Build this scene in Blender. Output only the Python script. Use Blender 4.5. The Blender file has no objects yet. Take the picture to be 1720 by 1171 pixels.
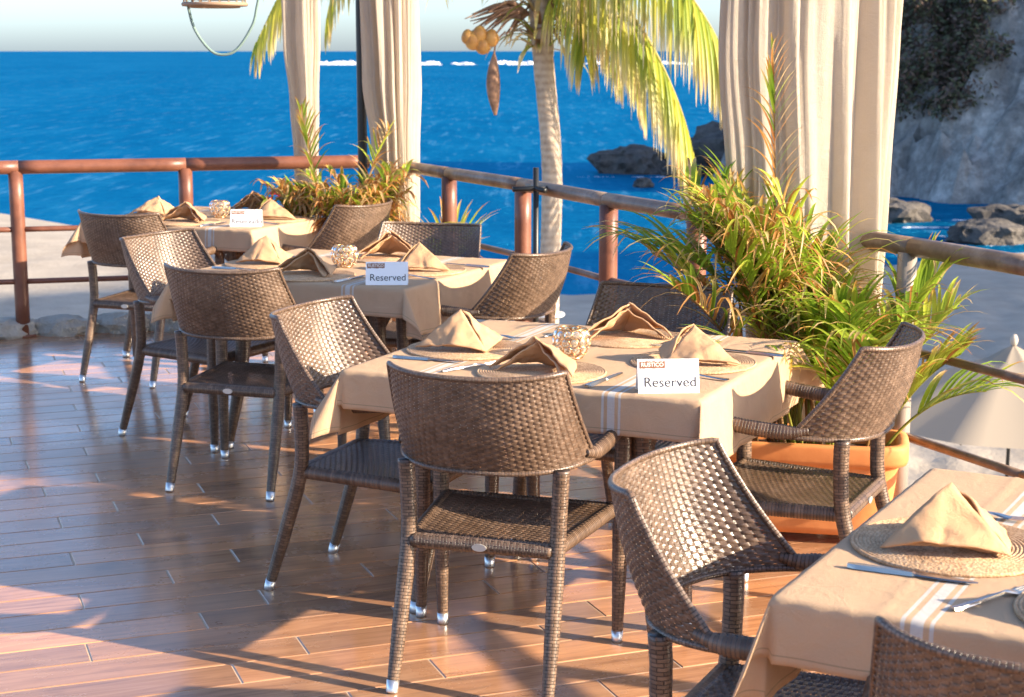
import bpy, bmesh, math, random
from math import sin, cos, pi, radians, sqrt, hypot, atan2
from mathutils import Vector, Matrix, noise

# ------------------------------------------------------------------ camera, sky, sun, exposure
scene = bpy.context.scene
COL = scene.collection
random.seed(7)

cam_d = bpy.data.cameras.new('camera')
cam = bpy.data.objects.new('camera', cam_d)
COL.objects.link(cam)
cam.location = (0, 0, 1.65)
FPX = 2800.0
PITCH = math.atan(499.5 / FPX)
cam.rotation_euler = (pi / 2 - PITCH, 0, 0)
cam_d.sensor_width = 36
cam_d.lens = FPX / 1720 * 36
cam_d.clip_start = 0.1
cam_d.clip_end = 120000
cam_d.dof.use_dof = True
cam_d.dof.focus_distance = 4.55
cam_d.dof.aperture_fstop = 9.0
scene.camera = cam

SUN_AZ = radians(-19)            # towards the sun, measured from +X
SUN_EL = radians(21.5)
world = bpy.data.worlds.new('World')
scene.world = world
world.use_nodes = True
wn = world.node_tree.nodes
wl = world.node_tree.links
bg = wn['Background']
sky = wn.new('ShaderNodeTexSky')
sky.sky_type = 'NISHITA'
sky.sun_disc = False
sky.sun_elevation = SUN_EL
sky.sun_rotation = pi / 2 - SUN_AZ
sky.altitude = 0
sky.air_density = 0.7
sky.dust_density = 1.35
sky.ozone_density = 2.9
wl.new(sky.outputs[0], bg.inputs[0])
bg.inputs[1].default_value = 0.14

sun_d = bpy.data.lights.new('sun', 'SUN')
sun_d.energy = 5.0
sun_d.angle = radians(0.6)
sun_d.color = (1.0, 0.82, 0.60)
sun = bpy.data.objects.new('sun', sun_d)
COL.objects.link(sun)
sun.rotation_euler = Vector((cos(SUN_AZ) * cos(SUN_EL), sin(SUN_AZ) * cos(SUN_EL), sin(SUN_EL))).to_track_quat('Z', 'Y').to_euler()

vs = scene.view_settings
vs.view_transform = 'Standard'
vs.look = 'None'
vs.exposure = 1.5
vs.gamma = 1.0
vs.use_curve_mapping = False
scene.cycles.use_denoising = True
scene.cycles.max_bounces = 8
scene.cycles.transparent_max_bounces = 8
scene.cycles.caustics_reflective = False
scene.cycles.caustics_refractive = False

# ------------------------------------------------------------------ helpers
def tag(o, label=None, cat=None, group=None, kind=None):
    if label: o['label'] = label
    if cat: o['category'] = cat
    if group: o['group'] = group
    if kind: o['kind'] = kind
    return o

def empty(name, loc=(0, 0, 0), rz=0.0):
    o = bpy.data.objects.new(name, None)
    COL.objects.link(o)
    o.location = loc
    o.rotation_euler = (0, 0, rz)
    o.empty_display_size = 0.1
    return o

def mesh_of(name, V, F, mat, smooth=True, uv=None, col=None):
    me = bpy.data.meshes.new(name)
    me.from_pydata([tuple(v) for v in V], [], F)
    if smooth:
        me.polygons.foreach_set('use_smooth', [True] * len(me.polygons))
    if uv is not None:
        l = me.uv_layers.new(name='UVMap')
        for lp in me.loops:
            l.data[lp.index].uv = uv[lp.vertex_index]
    if col is not None:
        a = me.color_attributes.new('tint', 'FLOAT_COLOR', 'POINT')
        for i, c in enumerate(col):
            a.data[i].color = (c[0], c[1], c[2], 1.0)
    me.materials.append(mat)
    me.update()
    return me

def link(name, me, parent=None, loc=None, rot=None):
    o = bpy.data.objects.new(name, me)
    COL.objects.link(o)
    if parent is not None: o.parent = parent
    if loc is not None: o.location = loc
    if rot is not None: o.rotation_euler = rot
    return o

class MB:
    """collects vertices and faces of one mesh"""
    def __init__(s):
        s.V = []; s.F = []; s.C = None; s.UV = None
    def add(s, V, F, col=None):
        b = len(s.V)
        s.V += [Vector(v) for v in V]
        s.F += [tuple(i + b for i in f) for f in F]
        if col is not None:
            if s.C is None: s.C = []
            s.C += col
        return s
    def box(s, c, h, rz=0.0):
        R = Matrix.Rotation(rz, 3, 'Z')
        V = []
        for dz in (-1, 1):
            for dx, dy in ((-1, -1), (1, -1), (1, 1), (-1, 1)):
                V.append(Vector(c) + R @ Vector((dx * h[0], dy * h[1], dz * h[2])))
        s.add(V, [(3, 2, 1, 0), (4, 5, 6, 7), (0, 1, 5, 4), (1, 2, 6, 5), (2, 3, 7, 6), (3, 0, 4, 7)])
        return s
    def tube(s, path, rad, n=10, caps=True, wrap=None, squash=None):
        V, F = tube_geo(path, rad, n, caps, wrap, squash)
        return s.add(V, F)
    def wrapped(s, path, rad, n=12, wrap='brick', squash=None):
        """tube with unrolled coordinates for the strand wrapping"""
        pts, _ = resample(path, 0.003 if wrap == 'rings' else 0.012)
        V, F = tube_geo(pts, rad, n, False, wrap, squash)
        m = len(pts); b = len(s.V); s.UV = s.UV or []
        L = 0.0
        for i in range(m):
            if i: L += (pts[i] - pts[i - 1]).length
            for j in range(n + 1):
                s.V.append(V[i * n + j % n])
                s.UV.append((j / n * (5.0 if wrap == 'brick' else 1.0), L / (0.0085 if wrap == 'brick' else 0.009) * 0.5))
        for i in range(m - 1):
            for j in range(n):
                a = b + i * (n + 1) + j
                s.F.append((a, a + 1, a + n + 2, a + n + 1))
        s.F.append(tuple(b + j for j in range(n - 1, -1, -1)))
        s.F.append(tuple(b + (m - 1) * (n + 1) + j for j in range(n)))
        return s
    def lathe(s, prof, n=24, c=(0, 0, 0), closed=False):
        V = []; F = []
        m = len(prof)
        for r, z in prof:
            for j in range(n):
                a = 2 * pi * j / n
                V.append((c[0] + r * cos(a), c[1] + r * sin(a), c[2] + z))
        for i in range(m - 1):
            for j in range(n):
                k = (j + 1) % n
                F.append((i * n + j, i * n + k, (i + 1) * n + k, (i + 1) * n + j))
        return s.add(V, F)
    def build(s, name, mat, parent=None, smooth=True, loc=None, rot=None):
        return link(name, mesh_of(name, s.V, s.F, mat, smooth, uv=s.UV, col=s.C), parent, loc, rot)
    def mesh(s, name, mat, smooth=True):
        return mesh_of(name, s.V, s.F, mat, smooth, col=s.C)

def resample(path, step):
    pts = [Vector(p) for p in path]
    d = [0.0]
    for a, b in zip(pts, pts[1:]): d.append(d[-1] + (b - a).length)
    n = max(2, int(round(d[-1] / step)))
    out = []; ts = []
    k = 0
    for i in range(n + 1):
        t = d[-1] * i / n
        while k < len(d) - 2 and d[k + 1] < t: k += 1
        f = (t - d[k]) / max(1e-9, d[k + 1] - d[k])
        out.append(pts[k].lerp(pts[k + 1], f)); ts.append((k + f) / (len(pts) - 1))
    return out, ts

def catmull(P, m=8):
    P = [Vector(p) for p in P]
    Q = [P[0] * 2 - P[1]] + P + [P[-1] * 2 - P[-2]]
    out = []
    for i in range(1, len(Q) - 2):
        a, b, c, d = Q[i - 1], Q[i], Q[i + 1], Q[i + 2]
        for k in range(m):
            t = k / m
            out.append(0.5 * ((2 * b) + (c - a) * t + (2 * a - 5 * b + 4 * c - d) * t * t + (3 * b - a - 3 * c + d) * t ** 3))
    out.append(P[-1])
    return out

def frames(pts):
    T = []
    for i in range(len(pts)):
        a = pts[max(0, i - 1)]; b = pts[min(len(pts) - 1, i + 1)]
        T.append((b - a).normalized())
    up = Vector((0, 0, 1)) if abs(T[0].z) < 0.9 else Vector((1, 0, 0))
    N = (up - T[0] * up.dot(T[0])).normalized()
    out = []
    for t in T:
        N = (N - t * N.dot(t)).normalized()
        out.append((t, N, t.cross(N)))
    return out

def tube_geo(path, rad, n=10, caps=True, wrap=None, squash=None):
    pts = [Vector(p) for p in path]
    if not callable(rad):
        r0 = rad
        rad = (lambda t: r0) if not isinstance(rad, (list, tuple)) else (lambda t, L=list(rad): L[min(len(L) - 1, int(t * (len(L) - 1)))] + (L[min(len(L) - 1, int(t * (len(L) - 1)) + 1)] - L[min(len(L) - 1, int(t * (len(L) - 1)))]) * (t * (len(L) - 1) - int(t * (len(L) - 1))))
    fr = frames(pts)
    V = []; F = []
    m = len(pts)
    for i, p in enumerate(pts):
        t, N, B = fr[i]
        r = rad(i / (m - 1))
        for j in range(n):
            a = 2 * pi * j / n
            rr = r
            if wrap == 'rings':
                rr = r * (0.92 if i % 3 == 2 else 1.02)
            elif wrap == 'brick':
                rr = r * (1 + 0.02 * sin(i * 2.1 + j * 3.7))
            sx, sy = squash if squash else (1, 1)
            V.append(p + N * (cos(a) * rr * sx) + B * (sin(a) * rr * sy))
    for i in range(m - 1):
        for j in range(n):
            k = (j + 1) % n
            F.append((i * n + j, i * n + k, (i + 1) * n + k, (i + 1) * n + j))
    if caps:
        F.append(tuple(range(n - 1, -1, -1)))
        F.append(tuple((m - 1) * n + j for j in range(n)))
    return V, F

def copy_tree(o, parent=None):
    c = o.copy(); COL.objects.link(c)
    if parent is not None: c.parent = parent
    for ch in list(o.children): copy_tree(ch, c)
    return c

# ------------------------------------------------------------------ materials
def mat(name, base=(0.5, 0.5, 0.5), rough=0.5, metal=0.0, spec=0.5):
    m = bpy.data.materials.new(name); m.use_nodes = True
    b = m.node_tree.nodes['Principled BSDF']
    b.inputs['Base Color'].default_value = (*base, 1)
    b.inputs['Roughness'].default_value = rough
    b.inputs['Metallic'].default_value = metal
    b.inputs['Specular IOR Level'].default_value = spec
    return m, m.node_tree, b

def nd(t, typ, **kw):
    n = t.nodes.new(typ)
    for k, v in kw.items(): setattr(n, k, v)
    return n

def ramp(t, stops, fac=None):
    r = nd(t, 'ShaderNodeValToRGB')
    e = r.color_ramp.elements
    while len(e) < len(stops): e.new(0.5)
    for i, (p, c) in enumerate(stops):
        e[i].position = p; e[i].color = (*c, 1) if len(c) == 3 else c
    if fac is not None: t.links.new(fac, r.inputs[0])
    return r

def tex_noise(t, scale, detail=4, rough=0.55, vec=None, dist=0.0):
    n = nd(t, 'ShaderNodeTexNoise')
    n.inputs['Scale'].default_value = scale
    n.inputs['Detail'].default_value = detail
    n.inputs['Roughness'].default_value = rough
    n.inputs['Distortion'].default_value = dist
    if vec is not None: t.links.new(vec, n.inputs['Vector'])
    return n

def add_bump(t, b, h, strength=0.3, dist=0.01):
    bp = nd(t, 'ShaderNodeBump')
    bp.inputs['Strength'].default_value = strength
    bp.inputs['Distance'].default_value = dist
    t.links.new(h, bp.inputs['Height'])
    t.links.new(bp.outputs[0], b.inputs['Normal'])
    return bp

def mixc(t, a, b, fac, mode='MIX'):
    m = nd(t, 'ShaderNodeMix', data_type='RGBA', blend_type=mode)
    for sock, v in ((m.inputs[6], a), (m.inputs[7], b), (m.inputs[0], fac)):
        if hasattr(v, 'links'): t.links.new(v, sock)
        elif isinstance(v, (int, float)): sock.default_value = v
        else: sock.default_value = (*v, 1)
    return m.outputs[2]

def math_n(t, op, a, b=None):
    m = nd(t, 'ShaderNodeMath', operation=op)
    for i, v in enumerate((a, b)):
        if v is None: continue
        if hasattr(v, 'links'): t.links.new(v, m.inputs[i])
        else: m.inputs[i].default_value = v
    return m.outputs[0]

def mapped(t, sc=(1, 1, 1), coord='Object', rot=(0, 0, 0), rnd=False):
    tc = nd(t, 'ShaderNodeTexCoord')
    mp = nd(t, 'ShaderNodeMapping')
    mp.inputs['Scale'].default_value = sc
    mp.inputs['Rotation'].default_value = rot
    t.links.new(tc.outputs[coord], mp.inputs[0])
    if rnd:
        oi = nd(t, 'ShaderNodeObjectInfo')
        cx = nd(t, 'ShaderNodeCombineXYZ')
        for i, k in enumerate((37.0, 91.0, 13.0)):
            t.links.new(math_n(t, 'MULTIPLY', oi.outputs['Random'], k), cx.inputs[i])
        t.links.new(cx.outputs[0], mp.inputs['Location'])
    return mp.outputs[0]

M = {}
# synthetic wicker
m, t, b = mat('wicker', rough=0.36, spec=0.6)
n1 = tex_noise(t, 45, 2, vec=mapped(t, (1, 1, 1), rnd=True))
n2 = tex_noise(t, 5, 3, vec=mapped(t, (1, 1, 1), rnd=True))
f = math_n(t, 'ADD', math_n(t, 'MULTIPLY', n1.outputs[0], 0.6), math_n(t, 'MULTIPLY', n2.outputs[0], 0.4))
r = ramp(t, [(0.3, (0.058, 0.035, 0.022)), (0.5, (0.115, 0.072, 0.047)), (0.7, (0.21, 0.138, 0.094))], f)
t.links.new(r.outputs[0], b.inputs['Base Color'])
rr = ramp(t, [(0.3, (0.28,) * 3), (0.7, (0.46,) * 3)], n2.outputs[0])
t.links.new(rr.outputs[0], b.inputs['Roughness'])
n3 = tex_noise(t, 320, 2, vec=mapped(t, (1, 1, 1)))
add_bump(t, b, n3.outputs[0], 0.25, 0.002)
M['wicker'] = m

def wrap_material():
    m, t, b = mat('wrapped_wicker', rough=0.36, spec=0.6)
    tc = nd(t, 'ShaderNodeTexCoord')
    bt = nd(t, 'ShaderNodeTexBrick')
    bt.offset = 0.5
    for k, v in (('Scale', 1.0), ('Mortar Size', 0.05), ('Mortar Smooth', 0.6), ('Bias', 0.0), ('Brick Width', 1.0), ('Row Height', 0.5)): bt.inputs[k].default_value = v
    bt.inputs['Color1'].default_value = (0.085, 0.052, 0.033, 1); bt.inputs['Color2'].default_value = (0.175, 0.114, 0.076, 1)
    bt.inputs['Mortar'].default_value = (0.022, 0.014, 0.010, 1)
    t.links.new(tc.outputs['UV'], bt.inputs['Vector'])
    nz = tex_noise(t, 30, 3, vec=mapped(t, rnd=True))
    c = mixc(t, bt.outputs[0], (1.35, 1.3, 1.25), math_n(t, 'MULTIPLY', nz.outputs[0], 0.9), 'MULTIPLY')
    t.links.new(c, b.inputs['Base Color'])
    inv = math_n(t, 'SUBTRACT', 1.0, bt.outputs['Fac'])
    add_bump(t, b, inv, 0.9, 0.004)
    return m
M['wrap'] = wrap_material()
m, t, b = mat('brushed_aluminium', (0.78, 0.77, 0.75), 0.32, 0.9)
M['alu'] = m
m, t, b = mat('cutlery_steel', (0.42, 0.40, 0.38), 0.25, 1.0)
M['steel'] = m
m, t, b = mat('black_metal', (0.015, 0.016, 0.016), 0.4)
M['black'] = m

# woven beige table linen, white stripes set by the unfolded cloth coordinate
def linen(name, base, stripes=False, transl=0.12):
    m, t, b = mat(name, base, 0.85, 0, 0.15)
    tc = nd(t, 'ShaderNodeTexCoord')
    sx = nd(t, 'ShaderNodeSeparateXYZ')
    t.links.new(tc.outputs['UV' if stripes else 'Object'], sx.inputs[0])
    src = tc.outputs['UV' if stripes else 'Object']
    nz = tex_noise(t, 9, 4, vec=src)
    fine = tex_noise(t, 260, 2, vec=src)
    c = mixc(t, tuple(x * 0.88 for x in base), tuple(min(1, x * 1.08) for x in base), nz.outputs[0])
    c = mixc(t, c, tuple(x * 0.8 for x in base), math_n(t, 'MULTIPLY', fine.outputs[0], 0.45))
    if stripes:
        ax = math_n(t, 'ABSOLUTE', sx.outputs[0])
        tot = None
        for cpos, w in ((0.266, 0.0035), (0.290, 0.0105), (0.314, 0.0035)):
            q = math_n(t, 'LESS_THAN', math_n(t, 'ABSOLUTE', math_n(t, 'SUBTRACT', ax, cpos)), w)
            tot = q if tot is None else math_n(t, 'ADD', tot, q)
        c = mixc(t, c, (0.80, 0.79, 0.76), math_n(t, 'MULTIPLY', tot, 0.78))
        ay = math_n(t, 'ABSOLUTE', sx.outputs[1])
        hm = math_n(t, 'ADD', math_n(t, 'LESS_THAN', math_n(t, 'ABSOLUTE', math_n(t, 'SUBTRACT', ax, 0.719)), 0.0013), math_n(t, 'LESS_THAN', math_n(t, 'ABSOLUTE', math_n(t, 'SUBTRACT', ay, 0.599)), 0.0013))
        c = mixc(t, c, tuple(x * 0.45 for x in base), math_n(t, 'MULTIPLY', hm, 0.55))
    t.links.new(c, b.inputs['Base Color'])
    w1 = nd(t, 'ShaderNodeTexWave', wave_type='BANDS', bands_direction='X'); w1.inputs['Scale'].default_value = 190
    w2 = nd(t, 'ShaderNodeTexWave', wave_type='BANDS', bands_direction='Y'); w2.inputs['Scale'].default_value = 190
    t.links.new(src, w1.inputs[0]); t.links.new(src, w2.inputs[0])
    wr = tex_noise(t, 20, 5, 0.62, src, 1.2)
    h = math_n(t, 'ADD', math_n(t, 'ADD', w1.outputs['Fac'], w2.outputs['Fac']), math_n(t, 'ADD', math_n(t, 'MULTIPLY', fine.outputs[0], 2.0), math_n(t, 'MULTIPLY', wr.outputs[0], 14.0)))
    add_bump(t, b, h, 0.55, 0.0012)
    tr = nd(t, 'ShaderNodeBsdfTranslucent')
    t.links.new(c, tr.inputs[0])
    mx = nd(t, 'ShaderNodeMixShader'); mx.inputs[0].default_value = transl
    t.links.new(b.outputs[0], mx.inputs[1]); t.links.new(tr.outputs[0], mx.inputs[2])
    t.links.new(mx.outputs[0], t.nodes['Material Output'].inputs[0])
    return m
M['cloth'] = linen('table_linen', (0.80, 0.55, 0.345), True, 0.25)
M['napkin'] = linen('napkin_linen', (0.78, 0.475, 0.26), False, 0.15)
M['curtain'] = linen('curtain_linen', (0.72, 0.625, 0.51), False, 0.45)

# straw placemat
m, t, b = mat('straw', rough=0.7, spec=0.2)
tc = nd(t, 'ShaderNodeTexCoord')
vo = nd(t, 'ShaderNodeTexVoronoi'); vo.inputs['Scale'].default_value = 170
t.links.new(tc.outputs['Object'], vo.inputs['Vector'])
nz = tex_noise(t, 30, 3, vec=mapped(t, rnd=True))
f = math_n(t, 'ADD', math_n(t, 'MULTIPLY', vo.outputs['Distance'], 0.5), math_n(t, 'MULTIPLY', nz.outputs[0], 0.6))
r = ramp(t, [(0.25, (0.30, 0.17, 0.085)), (0.5, (0.50, 0.31, 0.17)), (0.8, (0.66, 0.46, 0.28))], f)
t.links.new(r.outputs[0], b.inputs['Base Color'])
add_bump(t, b, vo.outputs['Distance'], 0.5, 0.003)
M['straw'] = m

# wood-look plank tile
def wood_tile(name, rnd):
    m, t, b = mat(name, rough=0.3, spec=0.5)
    v = mapped(t, (1.2, 14, 14), rnd=rnd)
    g = tex_noise(t, 2.2, 6, 0.62, v, 1.2)
    v2 = mapped(t, (1, 1, 1), rnd=rnd)
    k = tex_noise(t, 3.0, 3, 0.5, v2)
    fine = tex_noise(t, 9, 5, 0.7, mapped(t, (1.0, 26, 26), rnd=rnd))
    r = ramp(t, [(0.25, (0.25, 0.125, 0.066)), (0.45, (0.44, 0.215, 0.105)), (0.62, (0.54, 0.275, 0.138)), (0.8, (0.61, 0.34, 0.18))], g.outputs[0])
    c = mixc(t, r.outputs[0], (0.075, 0.05, 0.045), math_n(t, 'MULTIPLY', ramp(t, [(0.60, (0, 0, 0)), (0.78, (1, 1, 1))], k.outputs[0]).outputs[0], 0.65))
    if rnd:
        oi = nd(t, 'ShaderNodeObjectInfo')
        rv = ramp(t, [(0, (0.68, 0.70, 0.74)), (0.35, (0.92, 0.92, 0.92)), (0.7, (1.08, 1.02, 0.98)), (1, (1.30, 1.20, 1.08))], oi.outputs['Random'])
        c = mixc(t, c, rv.outputs[0], 1.0, 'MULTIPLY')
    tcw = nd(t, 'ShaderNodeNewGeometry')
    du = tex_noise(t, 1.7, 6, 0.65, tcw.outputs['Position'])
    dur = ramp(t, [(0.48, (0, 0, 0)), (0.72, (1, 1, 1))], du.outputs[0])
    c = mixc(t, c, (0.42, 0.33, 0.26), math_n(t, 'MULTIPLY', dur.outputs[0], 0.30))
    t.links.new(c, b.inputs['Base Color'])
    rg = ramp(t, [(0.35, (0.17,) * 3), (0.65, (0.36,) * 3)], du.outputs[0])
    b.inputs['IOR'].default_value = 1.55
    b.inputs['Coat Weight'].default_value = 0.35; b.inputs['Coat Roughness'].default_value = 0.12; b.inputs['Coat IOR'].default_value = 1.5
    t.links.new(rg.outputs[0], b.inputs['Roughness'])
    add_bump(t, b, fine.outputs[0], 0.12, 0.002)
    return m
M['plank'] = wood_tile('wood_look_tile', True)
M['plank_far'] = wood_tile('wood_look_tile_rest', False)
m, t, b = mat('grout', (0.58, 0.45, 0.33), 0.9)
M['grout'] = m

# painted wood railing, worn
m, t, b = mat('railing_paint', rough=0.42, spec=0.5)
nz = tex_noise(t, 6, 5, 0.6, mapped(t)); nf = tex_noise(t, 40, 3, 0.6, mapped(t))
r = ramp(t, [(0.3, (0.12, 0.045, 0.027)), (0.55, (0.20, 0.075, 0.042)), (0.8, (0.25, 0.115, 0.07))], nz.outputs[0])
chip = ramp(t, [(0.66, (0, 0, 0)), (0.72, (1, 1, 1))], tex_noise(t, 22, 6, 0.7, mapped(t)).outputs[0])
t.links.new(mixc(t, r.outputs[0], (0.42, 0.30, 0.22), math_n(t, 'MULTIPLY', chip.outputs[0], 0.6)), b.inputs['Base Color'])
add_bump(t, b, nf.outputs[0], 0.25, 0.004)
M['rail'] = m
m, t, b = mat('weathered_railing', rough=0.4, spec=0.5)
nz = tex_noise(t, 7, 6, 0.65, mapped(t)); nf = tex_noise(t, 30, 4, 0.6, mapped(t))
r = ramp(t, [(0.3, (0.10, 0.062, 0.040)), (0.5, (0.19, 0.125, 0.085)), (0.66, (0.28, 0.21, 0.155)), (0.75, (0.17, 0.085, 0.045))], nz.outputs[0])
t.links.new(r.outputs[0], b.inputs['Base Color'])
add_bump(t, b, nf.outputs[0], 0.3, 0.004)
M['rail_worn'] = m
m, t, b = mat('galvanised_post', (0.34, 0.29, 0.25), 0.4, 0.3)
M['post_grey'] = m

# terracotta
m, t, b = mat('terracotta', rough=0.6, spec=0.3)
nz = tex_noise(t, 8, 5, 0.6, mapped(t))
r = ramp(t, [(0.3, (0.62, 0.22, 0.07)), (0.6, (0.74, 0.29, 0.10)), (0.85, (0.76, 0.36, 0.16))], nz.outputs[0])
t.links.new(r.outputs[0], b.inputs['Base Color'])
add_bump(t, b, nz.outputs[0], 0.2, 0.01)
M['terracotta'] = m
m, t, b = mat('potting_soil', (0.05, 0.032, 0.022), 0.95)
M['soil'] = m

# leaf material, colour from the leaf's own tint
def leafmat(name, transl=0.35, rough=0.42):
    m, t, b = mat(name, rough=rough, spec=0.4)
    a = nd(t, 'ShaderNodeVertexColor'); a.layer_name = 'tint'
    nz = tex_noise(t, 40, 3, 0.6, mapped(t))
    c = mixc(t, a.outputs[0], (1.25, 1.2, 1.1), 1.0, 'MULTIPLY')
    c = mixc(t, a.outputs[0], c, nz.outputs[0])
    t.links.new(c, b.inputs['Base Color'])
    tr = nd(t, 'ShaderNodeBsdfTranslucent'); t.links.new(c, tr.inputs[0])
    mx = nd(t, 'ShaderNodeMixShader'); mx.inputs[0].default_value = transl
    t.links.new(b.outputs[0], mx.inputs[1]); t.links.new(tr.outputs[0], mx.inputs[2])
    t.links.new(mx.outputs[0], t.nodes['Material Output'].inputs[0])
    return m
M['leaf'] = leafmat('leaf', 0.45)
M['palm_leaf'] = leafmat('palm_leaf', 0.4)
M['scrub'] = leafmat('scrub_leaf', 0.15, 0.7)

# palm trunk
m, t, b = mat('palm_bark', rough=0.8, spec=0.2)
w = nd(t, 'ShaderNodeTexWave', wave_type='BANDS', bands_direction='Z'); w.inputs['Scale'].default_value = 4.5
w.inputs['Distortion'].default_value = 2.5; w.inputs['Detail'].default_value = 3
t.links.new(mapped(t), w.inputs[0])
nz = tex_noise(t, 12, 5, 0.6, mapped(t))
f = math_n(t, 'ADD', math_n(t, 'MULTIPLY', w.outputs['Fac'], 0.14), math_n(t, 'MULTIPLY', nz.outputs[0], 0.82))
r = ramp(t, [(0.2, (0.24, 0.18, 0.135)), (0.5, (0.43, 0.35, 0.275)), (0.8, (0.55, 0.47, 0.38))], f)
t.links.new(r.outputs[0], b.inputs['Base Color'])
add_bump(t, b, f, 0.5, 0.02)
M['bark'] = m
m, t, b = mat('coconut_husk', rough=0.5)
nz = tex_noise(t, 9, 3, 0.5, mapped(t, rnd=True))
r = ramp(t, [(0.3, (0.42, 0.17, 0.04)), (0.7, (0.62, 0.33, 0.08))], nz.outputs[0])
t.links.new(r.outputs[0], b.inputs['Base Color'])
M['coconut'] = m
m, t, b = mat('dry_husk', rough=0.7)
nz = tex_noise(t, 14, 4, 0.6, mapped(t))
r = ramp(t, [(0.3, (0.16, 0.08, 0.045)), (0.7, (0.36, 0.20, 0.12))], nz.outputs[0])
t.links.new(r.outputs[0], b.inputs['Base Color'])
M['husk'] = m

# sea
m, t, b = mat('sea_water', rough=0.9, spec=0.0)
big = tex_noise(t, 0.03, 4, 0.6, mapped(t, (1, 0.25, 1)))
mid = tex_noise(t, 0.42, 8, 0.78, mapped(t, (1, 0.20, 1)))
f = math_n(t, 'ADD', math_n(t, 'MULTIPLY', big.outputs[0], 0.4), math_n(t, 'MULTIPLY', mid.outputs[0], 0.6))
r = ramp(t, [(0.36, (0.0, 0.058, 0.150)), (0.50, (0.0, 0.108, 0.235)), (0.60, (0.012, 0.165, 0.31)), (0.68, (0.06, 0.27, 0.43))], f)
fl_ = tex_noise(t, 1.1, 5, 0.7, mapped(t, (1, 0.10, 1)))
fk_ = ramp(t, [(0.56, (0, 0, 0)), (0.70, (1, 1, 1))], fl_.outputs[0])
dk_ = ramp(t, [(0.30, (1, 1, 1)), (0.44, (0, 0, 0))], fl_.outputs[0])
cs = mixc(t, r.outputs[0], (0.16, 0.42, 0.62), math_n(t, 'MULTIPLY', fk_.outputs[0], 0.6))  # sparkle of the ripples painted into the water colour as pale flecks
cs = mixc(t, cs, (0.0, 0.045, 0.15), math_n(t, 'MULTIPLY', dk_.outputs[0], 0.6))
df = nd(t, 'ShaderNodeBsdfDiffuse'); t.links.new(cs, df.inputs[0])
ch = tex_noise(t, 0.9, 6, 0.6, mapped(t, (0.5, 1, 1)))
gl = nd(t, 'ShaderNodeBsdfGlossy'); gl.inputs['Roughness'].default_value = 0.3; gl.inputs[0].default_value = (0.02, 0.27, 0.48, 1)
bp = add_bump(t, gl, ch.outputs[0], 1.0, 1.5)
mx = nd(t, 'ShaderNodeMixShader'); mx.inputs[0].default_value = 0.55
t.links.new(df.outputs[0], mx.inputs[1]); t.links.new(gl.outputs[0], mx.inputs[2])
t.links.new(mx.outputs[0], t.nodes['Material Output'].inputs[0])
M['sea'] = m
m, t, b = mat('sea_foam', (0.85, 0.87, 0.88), 0.8)
M['foam'] = m

# sand
m, t, b = mat('beach_sand', rough=0.9, spec=0.15)
nz = tex_noise(t, 0.7, 5, 0.6, mapped(t)); nf = tex_noise(t, 7, 4, 0.6, mapped(t))
r = ramp(t, [(0.3, (0.34, 0.295, 0.24)), (0.7, (0.46, 0.40, 0.325))], nz.outputs[0])
t.links.new(r.outputs[0], b.inputs['Base Color'])
add_bump(t, b, nf.outputs[0], 0.5, 0.05)
M['sand'] = m

# rock
def rockmat(name, lo, mi, hi, sc):
    m, t, b = mat(name, rough=0.85, spec=0.2)
    nz = tex_noise(t, sc, 7, 0.65, mapped(t)); vo = tex_noise(t, sc * 5, 5, 0.7, mapped(t))
    f = math_n(t, 'ADD', math_n(t, 'MULTIPLY', nz.outputs[0], 0.6), math_n(t, 'MULTIPLY', vo.outputs[0], 0.4))
    r = ramp(t, [(0.3, lo), (0.5, mi), (0.7, hi)], f)
    t.links.new(r.outputs[0], b.inputs['Base Color'])
    add_bump(t, b, vo.outputs[0], 0.7, 0.25)
    return m
M['rock_dark'] = rockmat('dark_sea_rock', (0.05, 0.045, 0.042), (0.11, 0.10, 0.09), (0.20, 0.18, 0.16), 0.5)
M['cliff'] = rockmat('cliff_rock', (0.08, 0.078, 0.072), (0.30, 0.285, 0.26), (0.66, 0.63, 0.58), 0.45)
M['stone'] = rockmat('kerb_stone', (0.50, 0.44, 0.35), (0.70, 0.64, 0.54), (0.80, 0.75, 0.66), 6.0)
m, t, b = mat('terrace_wall', (0.50, 0.44, 0.36), 0.9)
nz = tex_noise(t, 4, 5, 0.6, mapped(t)); add_bump(t, b, nz.outputs[0], 0.3, 0.02)
M['wall'] = m

m, t, b = mat('umbrella_canvas', (0.42, 0.36, 0.285), 0.85, 0, 0.1)
tr = nd(t, 'ShaderNodeBsdfTranslucent'); tr.inputs[0].default_value = (0.5, 0.42, 0.33, 1)
mx = nd(t, 'ShaderNodeMixShader'); mx.inputs[0].default_value = 0.25
t.links.new(b.outputs[0], mx.inputs[1]); t.links.new(tr.outputs[0], mx.inputs[2])
t.links.new(mx.outputs[0], t.nodes['Material Output'].inputs[0])
M['canvas'] = m
m, t, b = mat('white_card', (0.86, 0.87, 0.88), 0.6); M['card'] = m
m, t, b = mat('grey_print', (0.06, 0.06, 0.065), 0.8, 0, 0.1); M['print'] = m
m, t, b = mat('brown_logo_block', (0.22, 0.085, 0.045), 0.7)
nz = tex_noise(t, 240, 3, 0.6, mapped(t))
r = ramp(t, [(0.35, (0.17, 0.06, 0.03)), (0.65, (0.33, 0.15, 0.085))], nz.outputs[0])
t.links.new(r.outputs[0], b.inputs['Base Color']); M['logo'] = m
m, t, b = mat('pale_logo_lettering', (0.80, 0.72, 0.64), 0.7); M['logo_text'] = m
m, t, b = mat('gold_wire', (0.80, 0.46, 0.20), 0.25, 1.0); M['gold'] = m
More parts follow.
